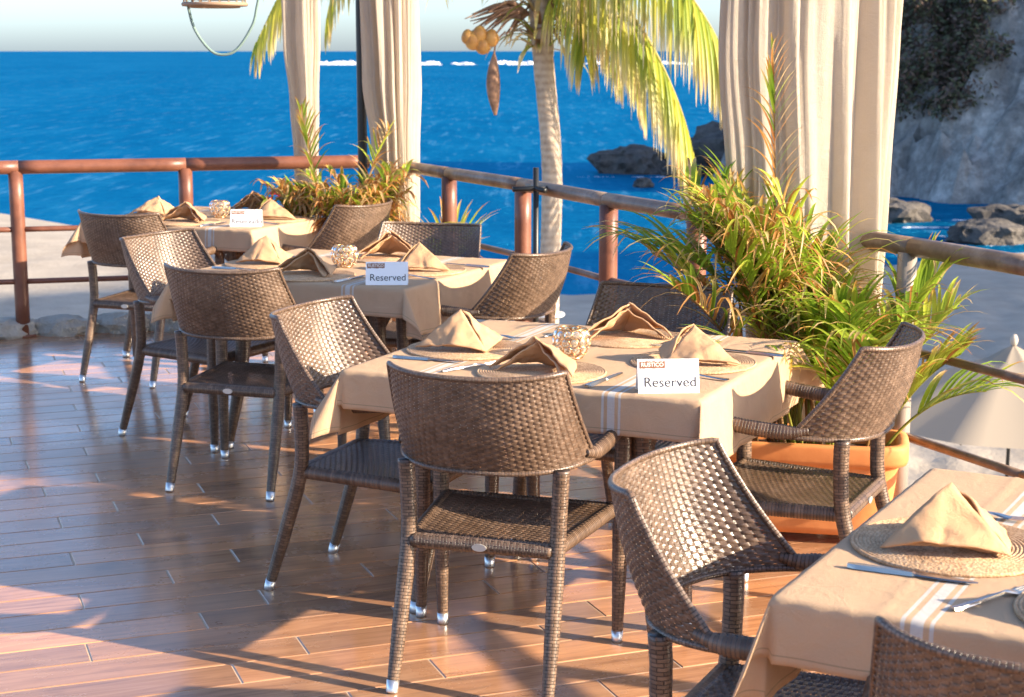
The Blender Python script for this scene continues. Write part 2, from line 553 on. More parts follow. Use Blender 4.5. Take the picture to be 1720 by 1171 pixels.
m, t, b = mat('crystal', (0.98, 0.86, 0.66), 0.06, 0, 0.8)
b.inputs['Transmission Weight'].default_value = 0.85
b.inputs['IOR'].default_value = 1.5
M['crystal'] = m
m, t, b = mat('candle_wax', (0.85, 0.78, 0.66), 0.5); M['wax'] = m
m, t, b = mat('pink_petal', (0.75, 0.07, 0.14), 0.5); M['petal'] = m
m, t, b = mat('rope_green', (0.16, 0.24, 0.22), 0.8); M['rope'] = m
m, t, b = mat('rattan_lamp', (0.30, 0.20, 0.13), 0.6); M['rattan'] = m
m, t, b = mat('plaque', (0.62, 0.58, 0.52), 0.35, 0.6); M['plaque'] = m

# ------------------------------------------------------------------ setting: terrace floor
TERR = [(-6.5, 8.78), (-0.8, 10.25), (3.9, 0.48), (3.9, -3.0), (-6.5, -3.0)]

def clip_poly(P, poly):
    out = list(P)
    m = len(poly)
    for i in range(m):
        ax, ay = poly[i]; bx, by = poly[(i + 1) % m]
        def ins(p): return (bx - ax) * (p[1] - ay) - (by - ay) * (p[0] - ax) <= 1e-9
        res = []
        for k in range(len(out)):
            p, q = out[k], out[(k + 1) % len(out)]
            ip, iq = ins(p), ins(q)
            if ip: res.append(p)
            if ip != iq:
                d1 = (bx - ax) * (p[1] - ay) - (by - ay) * (p[0] - ax)
                d2 = (bx - ax) * (q[1] - ay) - (by - ay) * (q[0] - ax)
                s = d1 / (d1 - d2)
                res.append((p[0] + (q[0] - p[0]) * s, p[1] + (q[1] - p[1]) * s))
        out = res
        if len(out) < 3: return []
    return out

def extrude_poly(mb, P, z0, z1):
    n = len(P)
    V = [(x, y, z0) for x, y in P] + [(x, y, z1) for x, y in P]
    F = [tuple(range(n, 2 * n)), tuple(range(n - 1, -1, -1))]
    for i in range(n):
        k = (i + 1) % n
        F.append((i, k, n + k, n + i))
    mb.add(V, F)

cth, sth = cos(PITCH), sin(PITCH)
def project(x, y, z):
    dz = z - 1.65
    zc = y * cth - dz * sth
    yc = -(y * sth + dz * cth)
    if zc < 0.2: return None
    return 860 + FPX * x / zc, 585.5 + FPX * yc / zc

fl = MB(); extrude_poly(fl, TERR[::-1], -0.30, -0.0022)
floor = tag(fl.build('terrace_floor', M['grout'], smooth=False), kind='structure')
wallb = MB(); extrude_poly(wallb, [(x * 0.995, y * 0.995) for x, y in TERR[::-1]], -6.5, -0.31)
tag(wallb.build('terrace_wall', M['wall'], smooth=False), 'plastered retaining wall under the terrace edge', 'wall', kind='structure')

PL_ANG = radians(20.5); PL_L, PL_W, GAP = 0.90, 0.152, 0.0055
ca, sa = cos(PL_ANG), sin(PL_ANG)
hb = MB()
hx, hy = PL_L / 2 - GAP / 2, PL_W / 2 - GAP / 2
bv = 0.0016
hb.add([(-hx, -hy, -0.012), (hx, -hy, -0.012), (hx, hy, -0.012), (-hx, hy, -0.012),
        (-hx, -hy, -bv), (hx, -hy, -bv), (hx, hy, -bv), (-hx, hy, -bv),
        (-hx + bv, -hy + bv, 0), (hx - bv, -hy + bv, 0), (hx - bv, hy - bv, 0), (-hx + bv, hy - bv, 0)],
       [(0, 1, 5, 4), (1, 2, 6, 5), (2, 3, 7, 6), (3, 0, 4, 7), (4, 5, 9, 8), (5, 6, 10, 9), (6, 7, 11, 10), (7, 4, 8, 11), (8, 9, 10, 11)])
plank_me = hb.mesh('plank', M['plank'], False)
rest = MB()
rows = []
for r_ in range(-80, 80):
    off = (r_ % 3) * PL_L / 3 + (0.05 * sin(r_ * 2.3))
    for c_ in range(-14, 14):
        lx, ly = c_ * PL_L + off, r_ * PL_W
        rows.append((lx * ca - ly * sa, lx * sa + ly * ca))
cand = []
for (wx, wy) in rows:
    quad = [(wx + dx * ca - dy * sa, wy + dx * sa + dy * ca) for dx, dy in ((-hx, -hy), (hx, -hy), (hx, hy), (-hx, hy))]
    cl = clip_poly(quad, TERR)
    if not cl: continue
    area = abs(sum(cl[i][0] * cl[(i + 1) % len(cl)][1] - cl[(i + 1) % len(cl)][0] * cl[i][1] for i in range(len(cl)))) / 2
    if area < 0.0004: continue
    whole = area > 0.995 * 4 * hx * hy
    seen = False
    for q in cl + [(wx, wy)]:
        p = project(q[0], q[1], 0)
        if p and -60 < p[0] < 1780 and 0 < p[1] < 1230: seen = True
    cand.append((wy, wx, whole, seen, cl))
nvis = 0
for wy, wx, whole, seen, cl in sorted(cand, key=lambda c: c[0]):
    if seen and nvis < 300:
        nvis += 1
        if whole:
            link('plank', plank_me, floor, (wx, wy, 0), (0, 0, PL_ANG))
        else:
            q = MB()
            loc = [((x - wx) * ca + (y - wy) * sa, -(x - wx) * sa + (y - wy) * ca) for x, y in cl]
            a2 = sum(loc[i][0] * loc[(i + 1) % len(loc)][1] - loc[(i + 1) % len(loc)][0] * loc[i][1] for i in range(len(loc)))
            extrude_poly(q, loc if a2 > 0 else loc[::-1], -0.012, 0.0)
            q.build('plank', M['plank'], floor, False, (wx, wy, 0), (0, 0, PL_ANG))
    else:
        a2 = sum(cl[i][0] * cl[(i + 1) % len(cl)][1] - cl[(i + 1) % len(cl)][0] * cl[i][1] for i in range(len(cl)))
        extrude_poly(rest, cl if a2 > 0 else cl[::-1], -0.012, 0.0)
ro = rest.build('outlying_planks', M['plank_far'], floor, False); ro['kind'] = 'stuff'

# ------------------------------------------------------------------ sea, beach, headland
SEA_Z = -5.4
sm = MB()
sm.add([(-60000, 20, SEA_Z), (60000, 20, SEA_Z), (60000, 90000, SEA_Z), (-60000, 90000, SEA_Z)], [(0, 1, 2, 3)])
tag(sm.build('sea', M['sea'], smooth=False), kind='structure')

SH = [(-200, 190), (-60, 98), (-23, 74), (-10, 59), (1.7, 48.4), (7, 50), (14, 56.5), (20, 60), (60, 75), (140, 90)]
def shore(x):
    for (a, b_), (c, d) in zip(SH, SH[1:]):
        if x <= c:
            f_ = (x - a) / (c - a)
            return b_ + (d - b_) * f_
    return SH[-1][1]
def sand_z(x, y):
    d = shore(x) - y
    h = max(-1.6, min(0.45, 0.05 * d))
    n = 0.0
    if 12 < y < 60 and -30 < x < 30:
        n = 0.12 * noise.noise((x * 1.1, y * 1.1, 3.0)) + 0.11 * noise.noise((x * 2.3, y * 2.3, 9.0))
        n *= min(1.0, max(0.0, d / 14))
    return SEA_Z + h + n
def grid(xs, ys, zf):
    V = [(x, y, zf(x, y)) for y in ys for x in xs]
    w = len(xs)
    F = [(j * w + i, j * w + i + 1, (j + 1) * w + i + 1, (j + 1) * w + i) for j in range(len(ys) - 1) for i in range(w - 1)]
    return V, F
xs = [-200, -140, -100, -70, -50, -40] + [-32 + 0.8 * i for i in range(40)] + [0.2 * i for i in range(0, 91)] + [18.6 + 1.2 * i for i in range(10)] + [32, 40, 60, 90, 140]
ys = [-60, -30, -10, 4, 8] + [10 + 0.28 * i for i in range(90)] + [35.5 + 0.9 * i for i in range(50)] + [82, 95, 120, 150, 200]
V, F = grid(xs, ys, sand_z)
tag(link('beach', mesh_of('beach', V, F, M['sand'])), kind='structure')

def seg_d(x, y, a, b_):
    vx, vy = b_[0] - a[0], b_[1] - a[1]
    tt = max(0, min(1, ((x - a[0]) * vx + (y - a[1]) * vy) / (vx * vx + vy * vy)))
    return hypot(x - a[0] - vx * tt, y - a[1] - vy * tt), tt
def sstep(a, b_, x):
    q = max(0, min(1, (x - a) / (b_ - a)))
    return q * q * (3 - 2 * q)
def hill_z(x, y):
    wob = 4.0 * noise.fractal((x * 0.06, y * 0.06, 1.7), 1.0, 2.0, 4) + 1.6 * noise.noise((x * 0.35, y * 0.35, 5.0))
    d, tt = seg_d(x, y, (25, 91), (86, 44))
    h1 = (15 - 6 * tt) * (1 - sstep(0, 17, d + wob))
    d2 = hypot(x - 90, y - 16)
    h2 = 40 * (1 - sstep(12, 18, d2 + 0.25 * wob))  # unseen peak, shaped so its shadow falls across the beach
    h3 = 18 * (1 - sstep(6, 15, hypot(x - 60, y - 64) + 0.4 * wob))  # unseen block added to keep sun off the visible cliff
    h = max(h1, h2, h3)
    rough = 2.2 * noise.fractal((x * 0.22, y * 0.22, 0.0), 0.9, 2.1, 5) + 2.6 * (0.7 - noise.turbulence((x * 0.33, y * 0.33, 4.0), 5, True)) + 0.8 * noise.cell((x * 0.7 + y * 0.2, y * 0.6, 0))
    return -7.2 + h + (rough * min(1, h / 2.0) if h > 0 else -1)
xs = [6 + 0.45 * i for i in range(70)] + [37.5 + 2 * i for i in range(50)]
ys = [-6 + 3 * i for i in range(20)] + [55 + 0.5 * i for i in range(100)] + [105 + 3 * i for i in range(10)]
V, F = grid(xs, ys, hill_z)
hill = link('headland', mesh_of('headland', V, F, M['cliff'], False))
tag(hill, 'steep shaded rocky cliff rising behind the beach', 'cliff', kind='structure')

def leaf_blob(mb, c, rx, rz, n, size, cols):
    for _ in range(n):
        while True:
            p = Vector((random.uniform(-1, 1), random.uniform(-1, 1), random.uniform(-1, 1)))
            if p.length < 1: break
        p = p.normalized() * (p.length ** 0.5)
        q = Vector(c) + Vector((p.x * rx, p.y * rx, p.z * rz))
        a = Vector((random.gauss(0, 1), random.gauss(0, 1), random.gauss(0, 1))).normalized()
        b_ = a.orthogonal().normalized()
        s_ = size * random.uniform(0.6, 1.4)
        cc = random.choice(cols); k = random.uniform(0.7, 1.25)
        cc = tuple(v * k for v in cc)
        mb.add([q - a * s_, q + b_ * s_ * 0.5, q + a * s_, q - b_ * s_ * 0.5], [(0, 1, 2, 3)], [cc] * 4)
scrub = MB()
for _ in range(5200):
    x = random.uniform(13, 29); y = random.uniform(66, 92)
    z = hill_z(x, y)
    if z < -1.4 + 1.6 * noise.noise((x * 0.2, y * 0.2, 7)) or z > 9: continue
    if x > 22.4 + (z + 1.5) * 0.35 and noise.noise((x * 0.25, y * 0.25, 2)) < 0.3: continue
    leaf_blob(scrub, (x, y, z + 0.15), random.uniform(0.5, 1.1), random.uniform(0.35, 0.9), 38, 0.15,
              [(0.09, 0.10, 0.05), (0.12, 0.12, 0.06), (0.16, 0.11, 0.08), (0.13, 0.085, 0.065)])
so = scrub.build('hillside_scrub', M['scrub'], smooth=False)
tag(so, 'dark scrub covering the upper cliff slope', 'scrub', kind='stuff')

def rock_mesh(name, rx, ry, rz, seed, matr, sub=4, amp=0.35):
    bm = bmesh.new()
    bmesh.ops.create_icosphere(bm, subdivisions=sub, radius=1)
    for v in bm.verts:
        p = v.co.copy()
        n = noise.fractal(p * 1.3 + Vector((seed * 3.1, seed, 0)), 0.9, 2.1, 5) + 0.55 * (0.8 - noise.turbulence(p * 1.6 + Vector((0, 0, seed)), 4, True)) + 0.3 * noise.cell(p * 3.3 + Vector((seed, 0, 0)))
        p *= 1 + amp * n
        if p.z > 0.55: p.z = 0.55 + (p.z - 0.55) * 0.45
        v.co = (p.x * rx, p.y * ry, p.z * rz)
    me = bpy.data.meshes.new(name); bm.to_mesh(me); bm.free()
    me.polygons.foreach_set('use_smooth', [False] * len(me.polygons))
    me.materials.append(matr)
    return me
for (x, y, rx, ry, rz, sd, lab) in [
        (7.2, 99, 2.0, 1.8, 1.7, 1, 'low dark rock in the sea seen right of the palm trunk'),
        (9.9, 96, 1.1, 1.0, 0.8, 2, 'small dark rock between the two larger sea rocks'),
        (13.2, 98, 3.0, 2.6, 3.2, 3, 'tall dark rock in the sea beside the large curtain'),
        (6.9, 88, 0.45, 0.4, 0.5, 4, 'tiny dark rock just above the water below the low sea rock'),
        (17.9, 62.5, 1.5, 1.2, 0.9, 5, 'dark boulder at the foot of the cliff by the rail'),
        (20.3, 66.5, 1.7, 1.4, 1.2, 6, 'mid brown boulder under the pale cliff crest'),
        (15.8, 70.5, 1.5, 1.3, 1.0, 7, 'bluish boulder at the water just right of the large curtain')]:
    o = link('sea_rock', rock_mesh('sea_rock', rx, ry, rz, sd, M['rock_dark']), None, (x, y, SEA_Z + 0.1))
    tag(o, lab, 'rock', 'rocks in the water')

# breakers on the far reef, and a little surf at the rocks
def surf(mb, x0, x1, y, h, w, seed):
    n = max(6, int((x1 - x0) / (w * 0.6)))
    for i in range(n):
        x = x0 + (x1 - x0) * (i + random.random()) / n
        k = 0.35 + 0.65 * abs(noise.noise((x * 0.05, seed, 0)))
        R = w * random.uniform(0.6, 1.4); H_ = h * k * random.uniform(0.5, 1.2)
        V = []; F = []
        for a in range(8):
            for b_ in range(4):
                th = 2 * pi * a / 8; ph = b_ / 3 * pi / 2
                q = 1 + 0.35 * random.uniform(-1, 1)
                V.append((x + R * cos(th) * cos(ph) * q, y + R * sin(th) * cos(ph) * q * 0.6, SEA_Z - 0.05 + H_ * sin(ph) * q))
        for a in range(8):
            for b_ in range(3):
                c = (a + 1) % 8
                F.append((a * 4 + b_, c * 4 + b_, c * 4 + b_ + 1, a * 4 + b_ + 1))
        mb.add(V, F)
fo = MB()
for (x0, x1, h) in [(-112, -84, 3.2), (-84, -70, 1.5), (-54, -40, 2.6), (-33, -22, 1.6), (-12, 14, 2.8), (40, 66, 1.6), (84, 110, 1.5)]:
    surf(fo, x0, x1, 930, h, 1.6, x0)
    surf(fo, x0 + 5, x0 + (x1 - x0) * 0.6, 1010, h * 0.9, 1.2, x0 + 3)
    surf(fo, x0 + (x1 - x0) * 0.4, x1 + 3, 880, h * 0.3, 0.9, x0 + 7)
o = fo.build('breaking_surf', M['foam']); tag(o, 'white surf breaking on the far reef below the horizon', 'surf', kind='stuff')
fo = MB()
for (x0, x1, y, h) in [(15, 20, 64.2, 0.10), (16, 21, 67.5, 0.12), (17.5, 22, 70.5, 0.15), (14.5, 19, 61.2, 0.08), (3.5, 10, 95.2, 0.10)]:
    surf(fo, x0, x1, y, h, 0.45, x0 + y)
o = fo.build('rock_surf', M['foam']); tag(o, 'thin white wash round the rocks at the cliff', 'surf', kind='stuff')

# ------------------------------------------------------------------ kerb stones on the terrace edge
def edge_pts(a, b_, step):
    L = hypot(b_[0] - a[0], b_[1] - a[1]); n = int(L / step)
    return [(a[0] + (b_[0] - a[0]) * (i + 0.5) / n, a[1] + (b_[1] - a[1]) * (i + 0.5) / n) for i in range(n)], atan2(b_[1] - a[1], b_[0] - a[0])
kerb = tag(empty('stone_kerb', (-3, 9.7, 0)), 'pale rough stone kerb along the terrace edge under the far railing', 'kerb')
pts, ka = edge_pts((-5.6, 9.05), (-0.95, 10.24), 0.30)
stone_me = [rock_mesh('stone', 0.17, 0.13, 0.11, 20 + i, M['stone'], 3, 0.3) for i in range(4)]
for i, (x, y) in enumerate(pts):
    link('stone', stone_me[i % 4], kerb, (x + 3 + random.uniform(-.02, .02), y - 9.7 - 0.02 + random.uniform(-.03, .03), 0.02), (0, 0, ka + random.uniform(-.3, .3)))

# ------------------------------------------------------------------ railings
def bar(a, b_, r, n=12, step=0.12):
    pts, _ = resample([a, b_], step)
    mb = MB(); mb.tube(pts, r, n); return mb
def railing(name, label, P, posts, mt, mpost, r_top=0.040):
    o = tag(empty(name, (P[0][0], P[0][1], 0)), label, 'railing')
    base = Vector((P[0][0], P[0][1], 0))
    for a, b_ in zip(P, P[1:]):
        A = Vector((a[0], a[1], 0)) - base; B_ = Vector((b_[0], b_[1], 0)) - base
        up = Vector((0, 0, 0.99))
        bar(A + up, B_ + up, r_top).build('top_rail', mt, o)
        for z in (0.63, 0.325):
            bar(A + Vector((0, 0, z)), B_ + Vector((0, 0, z)), 0.016, 10).build('lower_bar', mt, o)
    for (x, y) in posts:
        A = Vector((x, y, 0)) - base
        mb = MB(); mb.tube([A + Vector((0, 0, z)) for z in (0.0, 0.2, 0.4, 0.6, 0.8, 0.97)], 0.042, 12)
        mb.tube([A + Vector((0, 0, z)) for z in (0.0, 0.012)], 0.075, 12)
        mb.build('post', mpost, o)
    return o
railing('railing', 'red brown painted railing along the far edge of the terrace',
        [(-5.6, 8.95), (-2.85, 9.66), (-1.93, 9.90), (-0.87, 10.17)], [(-2.87, 9.66), (-1.935, 9.90), (-4.4, 9.26)], M['rail'], M['rail'])
def rl(t_): return (-0.82 + 4.25 * t_, 10.20 - 8.83 * t_)
RP = [(-0.82, 10.12), (-0.345, 9.17), (0.05, 8.38), (0.43, 7.50), (0.72, 6.92), (1.375, 5.68), (1.62, 5.14), (3.5, 1.2)]
railing('railing', 'weathered grey brown railing running along the sea side beside the palm',
        RP, [(-0.345, 9.17), (0.055, 8.37), (0.435, 7.49), (0.76, 6.84), (2.4, 3.5)], M['rail_worn'], M['rail'], 0.034)
mb = MB(); mb.tube([(0, 0, z) for z in (0.0, 0.3, 0.6, 0.97)], 0.034, 14)
o = mb.build('support_post', M['post_grey'], None, True, (1.36, 5.70, 0))
tag(o, 'slim grey metal post holding the rail behind the potted palm', 'post')

mb = MB(); mb.tube([(0, 0, z) for z in (0.0, 0.5, 1.0, 1.5, 2.0, 2.5, 3.0)], 0.028, 14)
o = mb.build('awning_post', M['black'], None, True, (-0.872, 9.78, 0))
tag(o, 'tall black post beside the curtain at the railing corner', 'post')

cr = tag(empty('cross_stand', (0.115, 8.02, 0)), 'black metal stand topped by a four armed cross at the railing', 'stand')
mb = MB(); mb.tube([(0, 0, 0.0), (0, 0, 0.5), (0, 0, 1.10)], 0.014, 10); mb.tube([(0, 0, 0), (0, 0, 0.02)], 0.09, 16)
mb.build('upright', M['black'], cr)
for a in (0.35, 0.35 + pi / 2):
    mb = MB(); d = Vector((cos(a), sin(a), 0)) * 0.118
    mb.tube([Vector((0, 0, 1.0)) - d, Vector((0, 0, 1.0)) + d], 0.013, 10)
    mb.build('arm', M['black'], cr)

# ------------------------------------------------------------------ curtains
def curtain(label, c, prof, rz, depth, pleats, seed, z1=2.95):
    """prof: list of (z, centre offset, half width)"""
    rnd = random.Random(seed)
    ph = [rnd.uniform(0, 6.28) for _ in range(6)]
    N = 300; V = []; F = []
    zs = []
    z = 0.03
    while z < z1: zs.append(z); z += 0.05
    zs.append(z1)
    R = Matrix.Rotation(rz, 3, 'Z')
    for z in zs:
        for (a, b_) in zip(prof, prof[1:]):
            if a[0] <= z <= b_[0]:
                f_ = (z - a[0]) / (b_[0] - a[0]); f_ = f_ * f_ * (3 - 2 * f_)
                ox = a[1] + (b_[1] - a[1]) * f_; w = a[2] + (b_[2] - a[2]) * f_
        dp = depth * (0.55 + 0.45 * w / prof[-1][2])
        for j in range(N):
            th = 2 * pi * j / N
            cs, sn = cos(th), sin(th)
            x = w * math.copysign(abs(cs) ** 0.8, cs); y = dp * math.copysign(abs(sn) ** 0.8, sn)
            cr_ = (cs * pleats / 5.0, sn * pleats / 5.0)
            k1 = noise.noise((cr_[0] * 1.9 + seed, cr_[1] * 1.9, z * 0.42))
            k2 = noise.noise((cr_[0] * 4.2, cr_[1] * 4.2 + seed, z * 0.35))
            k3 = noise.noise((cr_[0] * 14.0, cr_[1] * 14.0 + seed, z * 0.9))
            q = dp * (0.72 * k1 + 0.40 * k2 + 0.12 * k3)
            nx, ny = cs, sn
            p = Vector((x + nx * q + ox, y + ny * q, z))
            V.append(R @ p)
    m_ = len(zs)
    for i in range(m_ - 1):
        for j in range(N):
            k = (j + 1) % N
            F.append((i * N + j, i * N + k, (i + 1) * N + k, (i + 1) * N + j))
    o = link('curtain', mesh_of('curtain', V, F, M['curtain']), None, c)
    return tag(o, label, 'curtain', 'gathered terrace curtains')
curtain('wide cream curtain gathered behind the big potted palm', (1.055, 5.93, 0), [(0, 0.06, 0.20), (0.6, 0.045, 0.22), (1.15, 0.015, 0.262), (1.7, 0.0, 0.292), (3.0, 0.0, 0.30)], radians(6), 0.10, 11, 3)
curtain('cream curtain with sunlit right edge at the railing corner', (-0.672, 9.62, 0), [(0, 0.03, 0.075), (0.6, 0.03, 0.075), (1.1, 0.0, 0.10), (1.5, -0.015, 0.13), (2.2, -0.03, 0.148), (3.0, -0.03, 0.15)], radians(-10), 0.09, 8, 5)
curtain('narrow shaded cream curtain outside the far railing', (-1.268, 10.32, 0), [(0, 0.005, 0.055), (1.0, 0.005, 0.06), (1.35, 0.0, 0.075), (1.7, -0.01, 0.10), (3.0, -0.01, 0.11)], radians(-5), 0.06, 6, 8)

# ------------------------------------------------------------------ wicker chair
def weave(mb, S, nu, nv, amp, per=4, gap=0.46, stake=0.37):
    """plain weave of flat strands over upright stakes on the surface S(u,v)"""
    e = 1e-3
    def nrm(u, v):
        a = S(min(1, u + e), v) - S(max(0, u - e), v); b_ = S(u, min(1, v + e)) - S(u, max(0, v - e))
        return a.cross(b_).normalized()
    m = nu * per
    for r_ in range(nv):
        vc = (r_ + 0.5) / nv
        V = []; F = []
        for i in range(m + 1):
            u = i / m
            o = cos(pi * (u * nu - 0.5) + pi * (r_ % 2) + pi * 0.5 * 0) if False else sin(pi * u * nu + pi * (r_ % 2))
            o = math.copysign(min(1, abs(o) * 1.25), o)
            n = nrm(u, vc)
            for k, dv in enumerate((-gap, 0, gap)):
                P = S(u, vc + dv / nv)
                V.append(P + n * (amp * o * (1.0 if k == 1 else 0.45)))
        for i in range(m):
            F += [(i * 3, (i + 1) * 3, (i + 1) * 3 + 1, i * 3 + 1), (i * 3 + 1, (i + 1) * 3 + 1, (i + 1) * 3 + 2, i * 3 + 2)]
        mb.add(V, F)
    q = nv * 2
    for s_ in range(nu):
        uc = (s_ + 0.5) / nu
        V = []; F = []
        for i in range(q + 1):
            v = i / q
            n = nrm(uc, v)
            for k, du in enumerate((-stake, 0, stake)):
                sg = sin(pi * v * nv + 0) if False else 0
                V.append(S(uc + du / nu, v) + n * 0.0)
        for i in range(q):
            F += [(i * 3, i * 3 + 1, (i + 1) * 3 + 1, (i + 1) * 3), (i * 3 + 1, i * 3 + 2, (i + 1) * 3 + 2, (i + 1) * 3 + 1)]
        mb.add(V, F)

S1, S2 = sin(1.25), sin(1.1)
def back_S(u, v):
    w = 2 * u - 1
    xb, yb, zb = 0.264 * sin(w * 1.25) / S1, -0.282 + 0.205 * abs(w) ** 2.4, 0.598 + 0.012 * abs(w) ** 3
    xt, yt, zt = 0.236 * sin(w * 1.1) / S2, -0.360 + 0.100 * abs(w) ** 2.2, 0.848 + 0.012 * w * w
    k = v
    bul = -0.012 * sin(pi * v)
    return Vector((xb + (xt - xb) * k, yb + (yt - yb) * k + bul, zb + (zt - zb) * k))
def seat_S(u, v):
    w = 2 * u - 1
    hw = 0.188 + 0.048 * v
    return Vector((w * hw, -0.215 + 0.435 * v, 0.400 - 0.012 * (1 - w * w) * sin(pi * v)))

def build_chair():
    root = empty('wicker_chair')
    W = M['wicker']
    mb = MB(); weave(mb, back_S, 36, 34, 0.0030)
    mb.build('backrest', W, root)
    # wrapped rim round the backrest
    loop = [back_S(i / 40, 1) + Vector((0, 0, 0.004)) for i in range(41)] + [back_S(1, 1 - j / 14) for j in range(1, 15)]
    loopL = [back_S(0, j / 14) for j in range(14)]
    mb = MB(); mb.wrapped(loopL + loop, 0.0074, 10, 'brick', (1.0, 0.8))
    mb.wrapped([back_S(i / 40, 0) - Vector((0, 0, 0.002)) for i in range(41)], 0.0074, 10, 'brick')
    mb.build('backrest_rim', M['wrap'], root)
    mb = MB(); weave(mb, seat_S, 22, 46, 0.0028)
    mb.build('seat', W, root)
    mb = MB()
    sp = [seat_S(0, 0), seat_S(1, 0)]
    for a, b_, r_, wr in (((-0.192, -0.218, 0.385), (0.192, -0.218, 0.385), 0.021, 'brick'), ((-0.192, -0.215, 0.385), (-0.243, 0.205, 0.385), 0.021, 'rings'),
                      ((0.192, -0.215, 0.385), (0.243, 0.205, 0.385), 0.021, 'rings'), ((-0.25, 0.215, 0.384), (0.25, 0.215, 0.384), 0.022, 'rings')):
        mb.wrapped([a, b_], r_, 12, wr)
    mb.build('seat_frame', M['wrap'], root)
    cap = MB(); cap.lathe([(0.0, 0.0), (0.0145, 0.0), (0.0160, 0.004), (0.0170, 0.034), (0.0, 0.034)], 14)
    capm = cap.mesh('foot_cap', M['alu'])
    for s in (-1, 1):
        # arm sweeping from the backrest wing to the front leg
        pa = catmull([(s * 0.254, -0.125, 0.628), (s * 0.265, -0.065, 0.620), (s * 0.274, 0.04, 0.626), (s * 0.278, 0.14, 0.638), (s * 0.277, 0.195, 0.632), (s * 0.273, 0.226, 0.60), (s * 0.270, 0.230, 0.56)], 10)
        mb = MB(); mb.wrapped(pa, [0.010, 0.022, 0.022, 0.0215, 0.0215, 0.023, 0.0245], 12, 'rings', (1.0, 0.92))
        mb.build('arm', M['wrap'], root)
        # front leg
        mb = MB(); mb.wrapped([(s * 0.271, 0.229, 0.60), (s * 0.268, 0.225, 0.40), (s * 0.262, 0.215, 0.026)], [0.0245, 0.024, 0.0160], 12, 'brick')
        lg = mb.build('leg', M['wrap'], root)
        link('foot_cap', capm, lg, (s * 0.262, 0.2145, 0.0))
        # rear leg
        mb = MB(); mb.wrapped(catmull([(s * 0.211, -0.208, 0.602), (s * 0.207, -0.206, 0.52), (s * 0.203, -0.214, 0.39), (s * 0.206, -0.262, 0.22), (s * 0.210, -0.325, 0.026)], 6), [0.0225, 0.0215, 0.0225, 0.0205, 0.0160], 12, 'brick')
        lg = mb.build('leg', M['wrap'], root)
        link('foot_cap', capm, lg, (s * 0.2105, -0.3335, 0.0), (radians(-17), 0, 0))
    mb = MB(); V, F = tube_geo([(0, 0.0, 0), (0, -0.004, 0)], 0.02, 20, True, None, (0.5, 1.0))
    mb.add(V, F)
    mb.build('plaque', M['plaque'], root, False, (0, -0.2385, 0.385))
    return root

chairs = [   # x, y, yaw, label
    (-0.015, 4.385, -17, 'wicker armchair in the centre foreground with its woven back to the camera'),
    (-0.37, 5.05, -112, 'wicker armchair at the left end of the front table, backrest brightly sunlit inside'),
    (0.405, 5.36, 154, 'wicker armchair facing the camera behind the front table, left of the palm leaves'),
    (0.81, 4.73, 64, 'wicker armchair tilted side-on between the front table and the terracotta planter'),
    (-1.0, 6.40, -18, 'wicker armchair with its back to the camera at the middle table'),
    (-1.31, 7.12, -118, 'wicker armchair at the left end of the middle table, pale sunlit backrest'),
    (-0.44, 7.44, 165, 'wicker armchair facing the camera behind the middle table'),
    (-0.12, 6.84, 62, 'wicker armchair side-on at the right end of the middle table before the palm trunk'),
    (-1.86, 8.52, -22, 'wicker armchair with its back to the camera at the farthest table'),
    (-1.01, 8.95, 58, 'wicker armchair at the right end of the farthest table, half in shade'),
    (0.55, 3.01, -116, 'wicker armchair at lower right, inner backrest glinting above a hard shadow'),
    (0.826, 2.403, -20, 'wicker armchair cut off by the bottom right corner of the photo'),
]
proto = build_chair()
for i, (x, y, yaw, lab) in enumerate(chairs):
    o = proto if i == 0 else copy_tree(proto)
    o.location = (x, y, 0); o.rotation_euler = (0, 0, radians(yaw))
    tag(o, lab, 'chair', 'wicker armchairs around the terrace tables')

# ------------------------------------------------------------------ tables, cloths
TZ = 0.745
TAB_YAW = radians(-24)
TX, TY = 0.535, 0.50            # half size of the top
TABLES = {'C': (0.207, 4.95), 'B': (-0.70, 7.03), 'A': (-1.62, 9.17), 'D': (1.15, 2.86)}
YAW = {'C': TAB_YAW, 'B': TAB_YAW, 'A': TAB_YAW, 'D': radians(-29)}
TL = {'C': 'front table', 'B': 'middle table', 'A': 'farthest table', 'D': 'lower right table'}

def build_table():
    root = empty('wicker_table')
    mb = MB(); mb.box((0, 0, TZ - 0.016), (TX - 0.005, TY - 0.005, 0.012))
    mb.build('tabletop', M['wicker'], root, False)
    capm = None
    cap = MB(); cap.lathe([(0.0, 0.0), (0.019, 0.0), (0.0205, 0.004), (0.0215, 0.036), (0.0, 0.036)], 14)
    capm = cap.mesh('foot_cap', M['alu'])
    for sx in (-1, 1):
        for sy in (-1, 1):
            pts = (catmull([(sx * 0.31, sy * 0.31, 0.705), (sx * 0.315, sy * 0.315, 0.55), (sx * 0.335, sy * 0.33, 0.3), (sx * 0.375, sy * 0.365, 0.03)], 6))
            mb = MB(); mb.wrapped(pts, [0.036, 0.032, 0.027, 0.0195], 12, 'brick')
            lg = mb.build('leg', M['wrap'], root)
            link('foot_cap', capm, lg, (sx * 0.377, sy * 0.367, 0))
    # arched woven aprons, deep at the legs
    for k in range(4):
        a = k * pi / 2
        hl = 0.30
        def S(u, v, a=a):
            w = 2 * u - 1
            x = w * (hl + 0.12 * v)
            dep = 0.05 + 0.13 * abs(w) ** 2
            z = 0.716 - dep * (1 - v)
            return Vector((cos(a) * x + sin(a) * 0.335, sin(a) * x - cos(a) * 0.335, z))
        mb = MB(); weave(mb, S, 26, 7, 0.003)
        mb.build('apron', M['wicker'], root)
    return root

